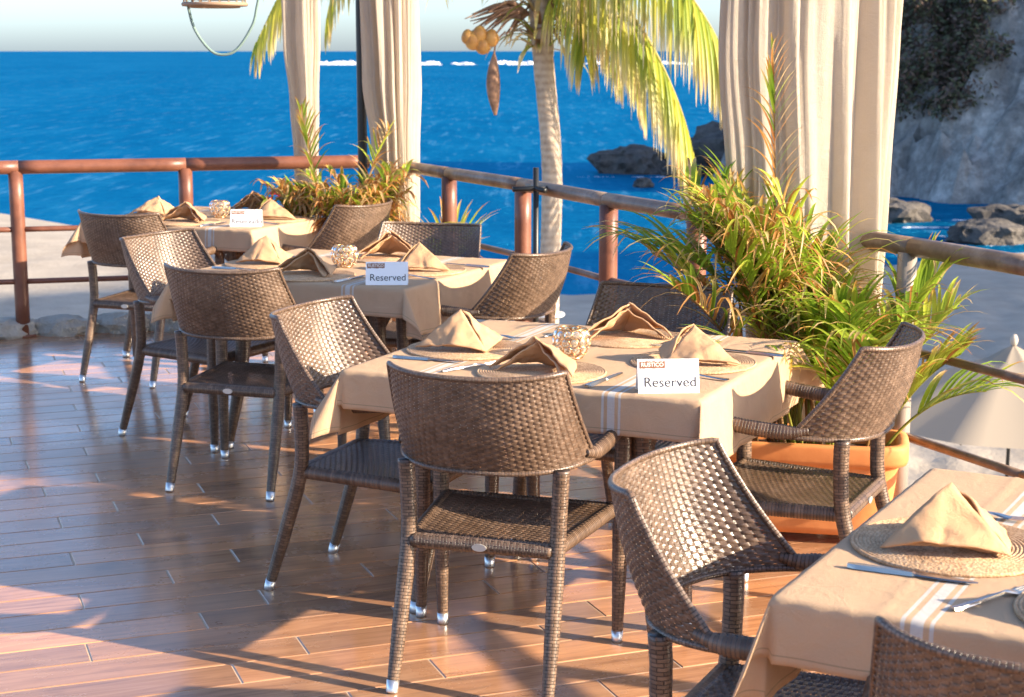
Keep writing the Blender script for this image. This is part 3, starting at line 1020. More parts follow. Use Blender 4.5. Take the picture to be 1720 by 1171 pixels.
def build_cloth(name, seed, tail):
    rnd = random.Random(seed)
    ox, oy = 0.20, 0.115
    nx, ny = 150, 124
    V = []; UV = []; F = []
    ph = [rnd.uniform(0, 6.28) for _ in range(8)]
    rb = 0.007
    def fold(a):                       # arc over the table edge: outward, downward
        if a <= 0: return 0.0, 0.0
        L = rb * pi / 2
        if a < L:
            t_ = a / rb
            return rb * sin(t_), -rb * (1 - cos(t_))
        return rb, -rb - (a - L)
    for j in range(ny + 1):
        for i in range(nx + 1):
            U = -(TX + ox) + 2 * (TX + ox) * i / nx
            W_ = -(TY + oy) + 2 * (TY + oy) * j / ny
            a = abs(U) - TX; b_ = abs(W_) - TY
            sx = 1 if U > 0 else -1; sy = 1 if W_ > 0 else -1
            x = max(-TX, min(TX, U)); y = max(-TY, min(TY, W_)); z = 0.0
            if a > 0 and b_ > 0:
                rho = hypot(a, b_); th = atan2(b_, a)
                out, dz = fold(rho)
                ci = (1 if sx > 0 else 0) + (2 if sy > 0 else 0)
                k = tail[ci]
                bulge = 0.50 * sin(2 * th) * max(0, rho - 0.01) * k
                skew = 0.22 * sin(2 * th) * sin(4 * th + ph[ci]) * rho
                dg = 0.7071
                x += sx * (out * cos(th) * 0.8 + dg * bulge - dg * skew)
                y += sy * (out * sin(th) * 0.8 + dg * bulge + dg * skew)
                z = dz * (0.94 - 0.10 * sin(2 * th) * k)
            elif a > 0:
                out, dz = fold(a)
                wv = (0.014 * noise.noise((W_ * 4.5 + ph[0], sx, seed)) + 0.009 * noise.noise((W_ * 12 + ph[1], sx, a * 3))) * (a / ox) + 0.002 * noise.noise((W_ * 25, a * 25, seed))
                x += sx * (out + max(-0.008, wv) + 0.010 * a / ox); z = dz
            elif b_ > 0:
                out, dz = fold(b_)
                wv = (0.010 * noise.noise((U * 4.5 + ph[2], sy, seed)) + 0.006 * noise.noise((U * 12 + ph[3], sy, b_ * 3))) * (b_ / oy) + 0.002 * noise.noise((U * 25, b_ * 25, seed))
                y += sy * (out + max(-0.006, wv) + 0.008 * b_ / oy); z = dz
            else:
                z = 0.0016 * (noise.noise((U * 5 + seed, W_ * 5, 0)) + 0.5) + 0.0012 * max(0, noise.noise((U * 17 + seed, W_ * 17, 2.0)))
                for cr_ in (0.0, 0.355, -0.355):            # ironed fold lines
                    z += 0.0022 * math.exp(-((U - cr_) / 0.006) ** 2)
                z += 0.0022 * math.exp(-(W_ / 0.006) ** 2)
            V.append((x, y, TZ + 0.002 + z)); UV.append((U, W_))
    w = nx + 1
    F = [(j * w + i, j * w + i + 1, (j + 1) * w + i + 1, (j + 1) * w + i) for j in range(ny) for i in range(nx)]
    o = link(name, mesh_of(name, V, F, M['cloth'], True, uv=UV))
    md = o.modifiers.new('thickness', 'SOLIDIFY'); md.thickness = 0.0016; md.offset = 1
    return o

tproto = build_table()
first = True
for key in 'CBAD':
    cx, cy = TABLES[key]
    tb = tproto if first else copy_tree(tproto); first = False
    tb.location = (cx, cy, 0); tb.rotation_euler = (0, 0, YAW[key])
    tag(tb, {'C': 'wicker legged square table under the beige cloth at the picture centre', 'B': 'wicker legged table under a beige cloth, second from the far railing corner',
             'A': 'wicker legged table under a beige cloth closest to the far railing', 'D': 'wicker legged table under the cloth cut off at lower right'}[key], 'table', 'square terrace tables')
    cl = build_cloth('tablecloth', ord(key), {'C': (1.1, 0.75, 0.8, 1.0), 'B': (1.0, 0.9, 0.9, 0.9), 'A': (1.1, 0.8, 0.9, 0.9), 'D': (0.9, 0.9, 0.9, 0.9)}[key])
    cl.location = (cx, cy, 0); cl.rotation_euler = (0, 0, YAW[key])
    tag(cl, {'C': 'beige striped tablecloth under the sharp white Reserved card', 'B': 'beige striped tablecloth in the middle of the row, under the bluish Reserved card',
             'A': 'beige striped tablecloth of the farthest table near the railing corner', 'D': 'beige striped tablecloth in the lower right corner'}[key], 'tablecloth', 'beige striped tablecloths')

# ------------------------------------------------------------------ things on the tables
def build_mat():
    prof = []
    R_, n = 0.185, 25
    for i in range(n):
        r0 = R_ * i / n; d = R_ / n
        prof += [(r0 + d * 0.04, 0.0035), (r0 + d * 0.3, 0.0062), (r0 + d * 0.7, 0.0062), (r0 + d * 0.96, 0.0035)]
    prof += [(R_, 0.0), (0.0, 0.0)]
    mb = MB(); mb.lathe(prof, 56)
    return mb.mesh('placemat', M['straw'])
mat_me = build_mat()

def build_napkin(seed):
    rnd = random.Random(seed)
    u_ = rnd.uniform
    P = Vector((u_(-0.012, 0.012), u_(-0.01, 0.02), u_(0.100, 0.120))); Fp = Vector((u_(-0.01, 0.01), u_(-0.125, -0.108), 0.006))
    Lp = Vector((u_(-0.155, -0.130), u_(0.045, 0.075), 0.006)); Rp = Vector((u_(0.130, 0.155), u_(0.045, 0.075), 0.006))
    def tri(mb, A, B_, C_, out, n=22, inset=0.0, sd=0):
        V = []; idx = {}
        for i in range(n + 1):
            for j in range(n + 1 - i):
                a, b_ = i / n, j / n; c = 1 - a - b_
                p = A * c + B_ * a + C_ * b_
                bul = 0.030 * (a * b_ * 4) + 0.020 * (c * (a + b_)) - 0.010 * math.exp(-((a - b_ * 0.9) / 0.05) ** 2) * (1 - c) * 0.5
                p = p + out * (bul - inset) + Vector((0, 0, 0.003 * noise.noise(p * 28 + Vector((sd, seed, 0))))) + out * (0.012 * noise.noise(p * 17 + Vector((seed, sd, 3))) + 0.004 * noise.noise(p * 45 + Vector((sd, seed, 1))))
                p.z = max(p.z, 0.004)
                idx[(i, j)] = len(V); V.append(p)
        Fc = []
        for i in range(n):
            for j in range(n - i):
                Fc.append((idx[(i, j)], idx[(i + 1, j)], idx[(i, j + 1)]))
                if j < n - i - 1: Fc.append((idx[(i + 1, j)], idx[(i + 1, j + 1)], idx[(i, j + 1)]))
        mb.add(V, Fc)
    nl = (Fp - P).cross(Lp - P).normalized()
    if nl.x > 0: nl = -nl
    nr = Vector((-nl.x, nl.y, nl.z))
    mb = MB()
    tri(mb, P, Fp, Lp, nl, sd=1); tri(mb, P, Fp, Rp, nr, sd=2)
    back = Vector((0, -0.012, -0.006))
    tri(mb, P + back, Fp + Vector((0, 0.02, 0)), Lp + Vector((0.012, 0.004, 0)), nl, inset=0.012, sd=3)
    tri(mb, P + back, Fp + Vector((0, 0.02, 0)), Rp + Vector((-0.012, 0.004, 0)), nr, inset=0.012, sd=4)
    return mb.mesh('napkin', M['napkin'])
nap_me = [build_napkin(s) for s in range(1, 8)]
def smooth_loft(secs):
    """secs: list of (x, half width, z, half thickness)"""
    V = []; F = []
    for x, w, z, h in secs:
        V += [(x, -w, z - h), (x, w, z - h), (x, w * 0.7, z + h), (x, -w * 0.7, z + h)]
    for i in range(len(secs) - 1):
        for k in range(4):
            q = (k + 1) % 4
            F.append((i * 4 + k, i * 4 + q, (i + 1) * 4 + q, (i + 1) * 4 + k))
    F.append((0, 1, 2, 3)); n = (len(secs) - 1) * 4; F.append((n + 3, n + 2, n + 1, n))
    return V, F
kn = MB(); kn.add(*smooth_loft([(-0.115, 0.006, 0.005, 0.0035), (-0.10, 0.009, 0.005, 0.004), (-0.05, 0.008, 0.005, 0.004), (0.0, 0.0065, 0.005, 0.0035), (0.005, 0.009, 0.005, 0.0012), (0.06, 0.0105, 0.005, 0.001), (0.10, 0.008, 0.005, 0.0008), (0.112, 0.002, 0.005, 0.0006)]))
knife_me = kn.mesh('knife', M['steel'], False)
fk = MB(); fk.add(*smooth_loft([(-0.10, 0.007, 0.004, 0.002), (-0.085, 0.0085, 0.004, 0.002), (-0.04, 0.0055, 0.006, 0.002), (0.02, 0.0035, 0.010, 0.0018), (0.035, 0.009, 0.009, 0.0015), (0.05, 0.0125, 0.006, 0.0013), (0.06, 0.0125, 0.005, 0.0012)]))
for k in range(4):
    y0 = -0.0105 + 0.007 * k
    fk.add(*[[(x, y + y0, z) for x, y, z in smooth_loft([(0.058, 0.0022, 0.005, 0.0011), (0.08, 0.0019, 0.006, 0.001), (0.10, 0.001, 0.009, 0.0008)])[0]], smooth_loft([(0.058, 0.0022, 0.005, 0.0011), (0.08, 0.0019, 0.006, 0.001), (0.10, 0.001, 0.009, 0.0008)])[1]])
fork_me = fk.mesh('fork', M['steel'], False)

def on_table(key, a, b_):
    cx, cy = TABLES[key]
    cy_, sy_ = cos(YAW[key]), sin(YAW[key])
    return (cx + a * cy_ - b_ * sy_, cy + a * sy_ + b_ * cy_)
SURF = TZ + 0.0056
side_txt = {'L': 'at the left', 'F': 'at the near side', 'R': 'at the right', 'K': 'at the far side'}
# setting: side -> mat (a,b), napkin yaw, knife (a,b,yaw), fork (a,b,yaw), yaws relative to the table
SET = {'L': ((-0.345, -0.075), 62, (-0.37, -0.285, 2), (-0.35, 0.155, 0)),
       'F': ((0.01, -0.325), 175, (0.215, -0.36, 85), (-0.205, -0.345, 62)),
       'R': ((0.355, 0.00), -28, (0.46, 0.215, 170), (0.43, -0.205, 170)),
       'K': ((0.03, 0.315), 205, (-0.20, 0.33, -95), (0.20, 0.285, -110))}
k_i = 0
for key, sides in (('C', 'LFRK'), ('B', 'LFRK'), ('A', 'LFRK'), ('D', 'LF')):
    for s in sides:
        (a, b_), ny_, kf, ff = SET[s]
        x, y = on_table(key, a, b_)
        z = SURF
        where = side_txt[s] + ' of the ' + TL[key]
        o = link('placemat', mat_me, None, (x, y, z), (0, 0, random.uniform(0, 6)))
        tag(o, 'round woven straw placemat ' + where, 'placemat', 'round straw placemats')
        yaw = YAW[key] + radians(ny_) + random.uniform(-0.12, 0.12)
        if key == 'D': yaw = YAW[key] + radians(70)
        o = link('napkin', nap_me[k_i % 7], None, (x, y, z + 0.0058), (0, 0, yaw)); k_i += 1
        md = o.modifiers.new('thickness', 'SOLIDIFY'); md.thickness = 0.004; md.offset = -1
        tag(o, 'tan napkin folded to a point ' + where, 'napkin', 'folded napkins')
        for nm, me, (ka_, kb_, kr) in (('knife', knife_me, kf), ('fork', fork_me, ff)):
            if key == 'D' and nm == 'knife': ka_, kb_ = ka_ + 0.01, kb_ + 0.0
            x2, y2 = on_table(key, ka_, kb_)
            o = link(nm, me, None, (x2, y2, z), (0, 0, YAW[key] + radians(kr)))
            tag(o, 'steel %s beside the placemat %s' % (nm, where), nm, 'table cutlery')

# tent cards
def text_mesh(txt, size, matr, name, bold=0.0):
    cu = bpy.data.curves.new('txt', 'FONT'); cu.body = txt; cu.size = size
    cu.align_x = 'CENTER'; cu.align_y = 'CENTER'; cu.offset = bold; cu.extrude = 0.0001
    ob = bpy.data.objects.new('txt', cu); COL.objects.link(ob)
    dg = bpy.context.evaluated_depsgraph_get(); dg.update()
    me = bpy.data.meshes.new_from_object(ob.evaluated_get(dg))
    bpy.data.objects.remove(ob); me.name = name
    me.materials.clear(); me.materials.append(matr)
    return me
def build_card(word):
    root = empty('reserved_card')
    w, h, sp = 0.0825, 0.088, 0.030
    sl = atan2(sp, h)
    mb = MB()
    for s in (-1, 1):
        V = [(-w, s * sp, 0), (w, s * sp, 0), (w, 0, h), (-w, 0, h)]
        n = Vector((0, s * h, sp)).normalized() * 0.0006
        mb.add(V + [Vector(v) - n for v in V], [(0, 1, 2, 3), (7, 6, 5, 4), (0, 4, 5, 1), (1, 5, 6, 2), (2, 6, 7, 3), (3, 7, 4, 0)])
    mb.build('folded_card', M['card'], root, False)
    rot = (pi / 2 - sl, 0, 0)
    n = Vector((0, -h, sp)).normalized()
    def pos(u, v, d):          # v from the bottom edge upward along the card
        L = hypot(h, sp)
        p = Vector((u, -sp * (1 - v / L), h * v / L)) + n * d
        return p
    link('lettering', text_mesh(word, 0.038, M['print'], 'lettering'), root, pos(0.004, 0.029, 0.0008), rot)
    bm = bmesh.new(); 
    bl = MB(); rnd = random.Random(4)
    nn = 22; V = []
    for i in range(nn + 1): V.append((-0.0345 + 0.069 * i / nn, -0.0095 + rnd.uniform(-0.0012, 0.0012), 0))
    for i in range(nn + 1): V.append((0.0345 - 0.069 * i / nn, 0.0095 + rnd.uniform(-0.0012, 0.0012), 0))
    bl.add(V, [tuple(range(len(V)))])
    lo = bl.build('logo', M['logo'], root, False, pos(-0.043, 0.077, 0.0006), rot)
    link('logo_lettering', text_mesh('RUSTICO', 0.0148, M['logo_text'], 'logo_lettering', 0.0003), lo, (0, 0, 0.0006))
    bm.free()
    return root
c1 = build_card('Reserved')
c2 = copy_tree(c1); c3 = build_card('Reservado')
for o, key, (a, b_), yaw, lab in ((c1, 'C', (0.42, -0.425), 27, 'sharp white Reserved tent card on the front table beside its right placemat'),
                             (c2, 'B', (0.415, -0.415), 25, 'bluish Reserved tent card in shade on the middle table'),
                             (c3, 'A', (0.42, -0.36), 22, 'blurred pale tent card on the farthest table')):
    x, y = on_table(key, a, b_)
    o.location = (x, y, SURF); o.rotation_euler = (0, 0, YAW[key] + radians(yaw))
    tag(o, lab, 'table card', 'reserved signs')

# ring and crystal candle globes
def torus(R_, r_, n=14, m_=6):
    V = []; F = []
    for i in range(n):
        a = 2 * pi * i / n
        for j in range(m_):
            b_ = 2 * pi * j / m_
            V.append(((R_ + r_ * cos(b_)) * cos(a), (R_ + r_ * cos(b_)) * sin(a), r_ * sin(b_)))
    for i in range(n):
        for j in range(m_):
            F.append((i * m_ + j, ((i + 1) % n) * m_ + j, ((i + 1) % n) * m_ + (j + 1) % m_, i * m_ + (j + 1) % m_))
    return V, F
rg = MB(); rg.add(*torus(0.0128, 0.0013, 18)); ring_me = rg.mesh('ring', M['gold'])
cs_ = MB(); cs_.lathe([(0.0, 0.0035), (0.007, 0.0025), (0.0110, 0.0), (0.007, -0.0025), (0.0, -0.0035)], 10)
crys_me = cs_.mesh('crystal', M['crystal'], False)
def build_globe():
    root = empty('candle_globe')
    Rg = 0.056; zc = 0.053
    for lat, n in ((-52, 8), (-26, 12), (0, 13), (26, 12)):
        la = radians(lat)
        for k in range(n):
            lo = 2 * pi * (k + 0.5 * ((lat // 26) % 2)) / n
            d = Vector((cos(la) * cos(lo), cos(la) * sin(lo), sin(la)))
            q = d.to_track_quat('Z', 'Y').to_euler()
            p = Vector((0, 0, zc)) + d * Rg
            rgo = link('ring', ring_me, root, p, q)
            link('crystal', crys_me, rgo)
    mb = MB(); mb.add([(v[0], v[1], v[2] + zc + 0.0365) for v in torus(0.0425, 0.0018, 28)[0]], torus(0.0425, 0.0018, 28)[1])
    mb.build('top_rim', M['gold'], root)
    mb = MB(); mb.lathe([(0.0, 0.001), (0.034, 0.001), (0.036, 0.004), (0.030, 0.008), (0.0, 0.008)], 28)
    mb.build('base', M['gold'], root)
    mb = MB(); mb.lathe([(0.0, 0.0085), (0.020, 0.0085), (0.020, 0.030), (0.0, 0.030)], 20)
    mb.build('candle', M['wax'], root)
    return root
gp = build_globe()
for i, (key, a, b_, lab) in enumerate((('C', 0.0, -0.075, 'gold ring and crystal candle globe at the centre of the front table'),
                                  ('B', 0.0, -0.02, 'sparkling crystal candle globe on the middle table'),
                                  ('A', 0.02, -0.01, 'blurred crystal candle globe on the farthest table'))):
    o = gp if i == 0 else copy_tree(gp)
    x, y = on_table(key, a, b_)
    o.location = (x, y, SURF)
    tag(o, lab, 'candle holder', 'crystal candle globes')

# ------------------------------------------------------------------ leaves
GREEN = [(0.25, 0.38, 0.035), (0.35, 0.48, 0.05), (0.45, 0.54, 0.07), (0.17, 0.29, 0.03)]
DRY = [(0.52, 0.26, 0.08), (0.58, 0.37, 0.15), (0.40, 0.17, 0.05), (0.64, 0.47, 0.24)]
def blade(mb, p, d, L, w, droop, c0, c1, rnd, seg=6, side=None, curl=0.0):
    d = d.normalized()
    s = side if side is not None else d.cross(Vector((0, 0, 1)))
    if s.length < 1e-3: s = Vector((1, 0, 0))
    s = s.normalized()
    V = []; C = []; F = []
    q = p.copy(); st = L / seg
    for i in range(seg + 1):
        t_ = i / seg
        ww = w * (0.55 + 1.2 * t_) * (1 - t_) ** 0.75 * 1.15 if i < seg else w * 0.04
        up = s.cross(d).normalized()
        V += [q - s * ww + up * ww * 0.35, q, q + s * ww + up * ww * 0.35]
        k = sstep(0.45, 0.95, t_)
        cc = tuple(c0[j] + (c1[j] - c0[j]) * k for j in range(3))
        C += [cc] * 3
        q = q + d * st
        d = (d + Vector((0, 0, -droop * st * (0.4 + 1.2 * t_))) + s * curl * st).normalized()
    for i in range(seg):
        a = i * 3
        F += [(a, a + 1, a + 4, a + 3), (a + 1, a + 2, a + 5, a + 4)]
    mb.add(V, F, C)

def areca_frond(P0, az, L, lean, droop, rnd, dry=0.3, leaf=0.24, nl=22, w=0.0075, start=0.3, spread=0.9, ddroop=5.0):
    mb = MB()
    d = Vector((cos(az) * sin(lean), sin(az) * sin(lean), cos(lean)))
    n = 18; st = L / n
    pts = [Vector(P0)]; T = [d]
    for i in range(n):
        pts.append(pts[-1] + d * st)
        d = (d + Vector((cos(az), sin(az), -0.6)) * droop * st * (0.3 + 1.4 * i / n)).normalized()
        T.append(d)
    gc = rnd.choice(GREEN)
    V, F = tube_geo(pts, [0.0065, 0.005, 0.0035, 0.0015], 5, False)
    sc = (0.30, 0.30, 0.06) if rnd.random() > dry else (0.34, 0.20, 0.08)
    mb.add(V, F, [sc] * len(V))
    for k in range(nl):
        t_ = start + (1 - start) * (k + 0.5) / nl
        f_ = t_ * n; i = min(n - 1, int(f_)); p = pts[i].lerp(pts[i + 1], f_ - i); tt = T[i]
        side0 = tt.cross(Vector((0, 0, 1)))
        if side0.length < 0.05: side0 = Vector((-sin(az), cos(az), 0))
        side0.normalize()
        upv = side0.cross(tt).normalized()
        u = (t_ - start) / (1 - start)
        ll = leaf * (0.55 + 0.9 * sin(pi * min(1, u * 0.85 + 0.12))) * rnd.uniform(0.85, 1.1) * (0.6 if u > 0.93 else 1)
        for s in (-1, 1):
            if rnd.random() < 0.05: continue
            an = spread * (1.0 - 0.45 * u)
            dd = tt * cos(an) + side0 * (s * sin(an)) + upv * 0.30
            isdry = rnd.random() < dry
            g = gc if rnd.random() < 0.7 else rnd.choice(GREEN)
            if isdry:
                c0 = rnd.choice(DRY + [g]); c1 = rnd.choice(DRY)
            else:
                c0 = g; c1 = rnd.choice(DRY) if rnd.random() < 0.55 else tuple(x * 1.15 for x in g)
            kk = rnd.uniform(0.8, 1.2)
            c0 = tuple(x * kk for x in c0); c1 = tuple(x * kk for x in c1)
            blade(mb, p, dd, ll, w * rnd.uniform(0.75, 1.2) * (0.7 if isdry else 1), ddroop * rnd.uniform(0.5, 1.5) * (1.8 if isdry else 1), c0, c1, rnd, 7, None, rnd.uniform(-2, 2) * (2.5 if isdry else 0.6))
    return mb

def trough(root, hw, hd, h):
    """terracotta trough with rolled rim and arched foot"""
    def ring(sx, sy, z, n=40):
        out = []
        for j in range(n):
            a = 2 * pi * j / n
            c, s = cos(a), sin(a)
            e = 0.42
            out.append(Vector((sx * math.copysign(abs(c) ** e, c), sy * math.copysign(abs(s) ** e, s), z)))
        return out
    lv = [(0.80, 0.80, 0.035), (0.82, 0.82, 0.06), (0.90, 0.89, h * 0.75), (0.91, 0.90, h - 0.075), (0.985, 0.98, h - 0.07), (1.0, 1.0, h - 0.055), (1.0, 1.0, h - 0.012), (0.985, 0.98, h), (0.90, 0.86, h), (0.88, 0.83, h - 0.01), (0.86, 0.80, h - 0.06)]
    V = []; n = 40
    for a, b_, z in lv: V += ring(hw * a, hd * b_, z)
    F = []
    for i in range(len(lv) - 1):
        for j in range(n):
            k = (j + 1) % n
            F.append((i * n + j, i * n + k, (i + 1) * n + k, (i + 1) * n + j))
    F.append(tuple(range(n - 1, -1, -1)))
    mb = MB(); mb.add(V, F)
    mb.build('pot', M['terracotta'], root)
    for sx in (-1, 1):
        f_ = MB(); f_.box((sx * hw * 0.60, 0, 0.019), (hw * 0.15, hd * 0.72, 0.019)); f_.build('foot', M['terracotta'], root, False)
    mb = MB(); V = ring(hw * 0.875, hd * 0.815, h - 0.055); mb.add(V, [tuple(range(n))]); mb.build('soil', M['soil'], root, False)

PZ = 0.35
pl = tag(empty('potted_palm', (1.035, 5.60, 0), radians(-12)), 'large areca palm with browning leaf tips in a terracotta trough by the wide curtain', 'potted plant')
trough(pl, 0.325, 0.165, PZ)
rnd = random.Random(11)
def put_frond(root, mb): mb.build('frond', M['leaf'], root)
# frond azimuths are local to the pot (yaw -24 deg)
for i in range(38):
    a = rnd.uniform(0, 2 * pi)
    bx, by = rnd.uniform(-0.17, 0.12), rnd.uniform(-0.08, 0.09)
    if cos(a) > 0.3 and i % 2: a += pi / 2
    az = atan2(by + 0.35 * sin(a), bx + 0.55 * cos(a))
    L = rnd.uniform(0.55, 0.98)
    lean = rnd.uniform(0.05, 0.42)
    left = cos(az) < -0.2
    dr = rnd.uniform(0.7, 1.9)
    if cos(az) > 0.2: L *= 0.58; lean *= 0.5
    if left: L *= 1.0; lean *= 0.5; dr *= 0.6
    put_frond(pl, areca_frond((bx, by, PZ - 0.07), az, L, lean, dr, rnd, 0.45 if left else 0.12, rnd.uniform(0.19, 0.27), 17, 0.0105, 0.62 if left else 0.48))
def aimed(root, base, az, L, lean, droop, dry, leaf, nl=22, start=0.45, w=0.008, spread=0.85, dd=4.0):
    put_frond(root, areca_frond(base, az, L, lean, droop, rnd, dry, leaf, nl, w * 1.25, start, spread, dd))
D2 = radians
aimed(pl, (-0.10, 0.0, PZ - 0.07), D2(185), 0.98, 0.08, 1.5, 0.02, 0.26, 14, 0.68)          # green frond reaching left
aimed(pl, (-0.12, 0.03, PZ - 0.07), D2(188), 0.85, 0.25, 1.0, 0.6, 0.22)
aimed(pl, (-0.18, -0.03, PZ - 0.07), D2(225), 0.75, 0.22, 1.2, 0.7, 0.22)
aimed(pl, (-0.13, 0.0, PZ - 0.07), D2(120), 1.40, 0.04, 0.05, 0.75, 0.13, 20, 0.55, 0.006, 0.5, 3)   # tall dry spike
for k_ in range(8):
    aimed(pl, (rnd.uniform(-0.24, 0.02), rnd.uniform(-0.06, 0.08), PZ - 0.07), D2(rnd.uniform(120, 240)), rnd.uniform(0.8, 1.05), rnd.uniform(0.0, 0.16), rnd.uniform(0.3, 0.9), 0.65, rnd.uniform(0.15, 0.2), 20, 0.62, 0.008, 0.75, 8)
aimed(pl, (0.18, 0.02, PZ - 0.07), D2(10), 0.66, 0.16, 0.8, 0.15, 0.25)
aimed(pl, (0.20, -0.04, PZ - 0.07), D2(20), 0.60, 0.26, 1.0, 0.30, 0.18)
aimed(pl, (0.20, 0.0, PZ - 0.07), D2(-8), 0.48, 0.42, 1.2, 0.15, 0.18)
aimed(pl, (0.22, -0.03, PZ - 0.07), D2(5), 0.45, 0.55, 2.6, 0.05, 0.26, 12)
aimed(pl, (0.05, -0.06, PZ - 0.07), D2(-70), 0.7, 0.35, 1.6, 0.1, 0.27)
aimed(pl, (0.10, -0.07, PZ - 0.07), D2(-95), 0.55, 0.45, 1.9, 0.1, 0.27)
aimed(pl, (-0.05, -0.07, PZ - 0.07), D2(-110), 0.62, 0.38, 1.8, 0.2, 0.27)

pl2 = tag(empty('potted_palm', (-0.97, 9.32, 0), radians(-24)), 'dried yellowing palm in a pot at the far railing corner behind the tables', 'potted plant')
trough(pl2, 0.30, 0.17, 0.34)
rnd = random.Random(5)
for i in range(80):
    a = rnd.uniform(0, 2 * pi)
    bx, by = rnd.uniform(-0.14, 0.22), rnd.uniform(-0.08, 0.08)
    az = atan2(by + 0.3 * sin(a), bx + 0.5 * cos(a))
    put_frond(pl2, areca_frond((bx, by, 0.27), az, rnd.uniform(0.45, 0.80), rnd.uniform(0.03, 0.20), rnd.uniform(0.5, 1.3), rnd, 0.85, rnd.uniform(0.15, 0.21), 15, 0.0145, 0.35, 0.9, 9))
aimed(pl2, (-0.06, 0.02, 0.27), D2(170), 1.08, 0.14, 0.15, 0.5, 0.14, 16, 0.6, 0.009, 0.6)
aimed(pl2, (0.05, 0.02, 0.27), D2(60), 1.0, 0.10, 0.5, 0.8, 0.16, 14, 0.6)
aimed(pl2, (0.20, 0.0, 0.27), D2(-20), 0.7, 0.5, 1.6, 0.2, 0.22, 18, 0.4)

def flower_bush(loc, label, n, R_, petals):
    o = tag(empty('flowering_bush', loc), label, 'plant')
    rnd = random.Random(int(loc[0] * 100))
    mb = MB()
    for i in range(n):
        a = rnd.uniform(0, 2 * pi); e = rnd.uniform(0.2, 1.3)
        d = Vector((cos(a) * cos(e), sin(a) * cos(e), sin(e)))
        g = rnd.choice(GREEN)
        blade(mb, Vector((0, 0, 0)) + d * rnd.uniform(0, R_ * 0.4), d, rnd.uniform(0.5, 1.0) * R_, 0.014, 3.0, tuple(x * 1.3 for x in g), rnd.choice(DRY), rnd, 6)
    mb.build('foliage', M['leaf'], o)
    for (px, py, pz) in petals:
        f_ = MB()
        for i in range(9):
            a = 2 * pi * i / 9 + rnd.uniform(-.2, .2); e = rnd.uniform(0.1, 1.1)
            d = Vector((cos(a) * cos(e), sin(a) * cos(e), sin(e)))
            blade(f_, Vector((px, py, pz)), d, 0.045, 0.022, 2, (0.8, 0.08, 0.2), (0.8, 0.2, 0.3), rnd, 3)
        f_.build('blossom', M['petal'], o)
    return o
flower_bush((-0.36, 9.62, 0.40), 'small pale bush with a pink blossom beyond the rail by the corner curtain', 46, 0.42, [(-0.16, -0.12, 0.26), (-0.12, -0.14, 0.24)])
flower_bush((-1.46, 10.35, 0.30), 'bush with pink blossoms peeping over the farthest table', 40, 0.38, [(-0.03, -0.1, 0.44), (0.04, -0.1, 0.46), (0.0, -0.1, 0.48)])

# ------------------------------------------------------------------ coconut palm beyond the rail
PX = 16.0
palm = tag(empty('coconut_palm', (0.30, PX, -5.0)), 'tall coconut palm with pale ringed trunk standing beyond the railing', 'palm tree')
base = Vector((0.30, PX, -5.0))
tp = [(0.27, PX, -5.1), (0.32, PX, -3.0), (0.355, PX, -0.94), (0.37, PX, -0.30), (0.38, PX, 0.10), (0.383, PX, 0.50), (0.360, PX, 0.92), (0.322, PX, 1.29), (0.290, PX, 1.66), (0.272, PX, 2.05), (0.27, PX, 2.4)]
path = [Vector(p) - base for p in catmull([Vector(p) for p in tp], 8)]
pts, _ = resample(path, 0.03)
V = []; fr = frames(pts); n = 18; F = []
for i, p in enumerate(pts):
    t_ = i / (len(pts) - 1)
    r_ = 0.155 - 0.05 * min(1, t_ * 2.2) - 0.010 * t_ + (0.02 * sstep(0.86, 1, t_))
    r_ *= 1 + (0.014 if i % 3 == 0 else 0) + 0.03 * noise.noise((0, 0, i * 0.31))
    T_, N_, B_ = fr[i]
    for j in range(n):
        a = 2 * pi * j / n
        V.append(p + (N_ * cos(a) + B_ * sin(a)) * r_ * (1 + 0.05 * noise.noise((cos(a) * 2, sin(a) * 2, i * 0.2))))
for i in range(len(pts) - 1):
    for j in range(n):
        k = (j + 1) % n
        F.append((i * n + j, i * n + k, (i + 1) * n + k, (i + 1) * n + j))
link('trunk', mesh_of('trunk', V, F, M['bark']), palm)
for z, r_ in ((-0.52, 0.135), (-0.86, 0.14)):
    i = min(range(len(pts)), key=lambda q: abs(pts[q].z - (z + 5)))
    mb = MB(); Vt, Ft = torus(r_, 0.018, 24)
    mb.add([Vector(v) + pts[i] for v in Vt], Ft); mb.build('rope_band', M['card'], palm)

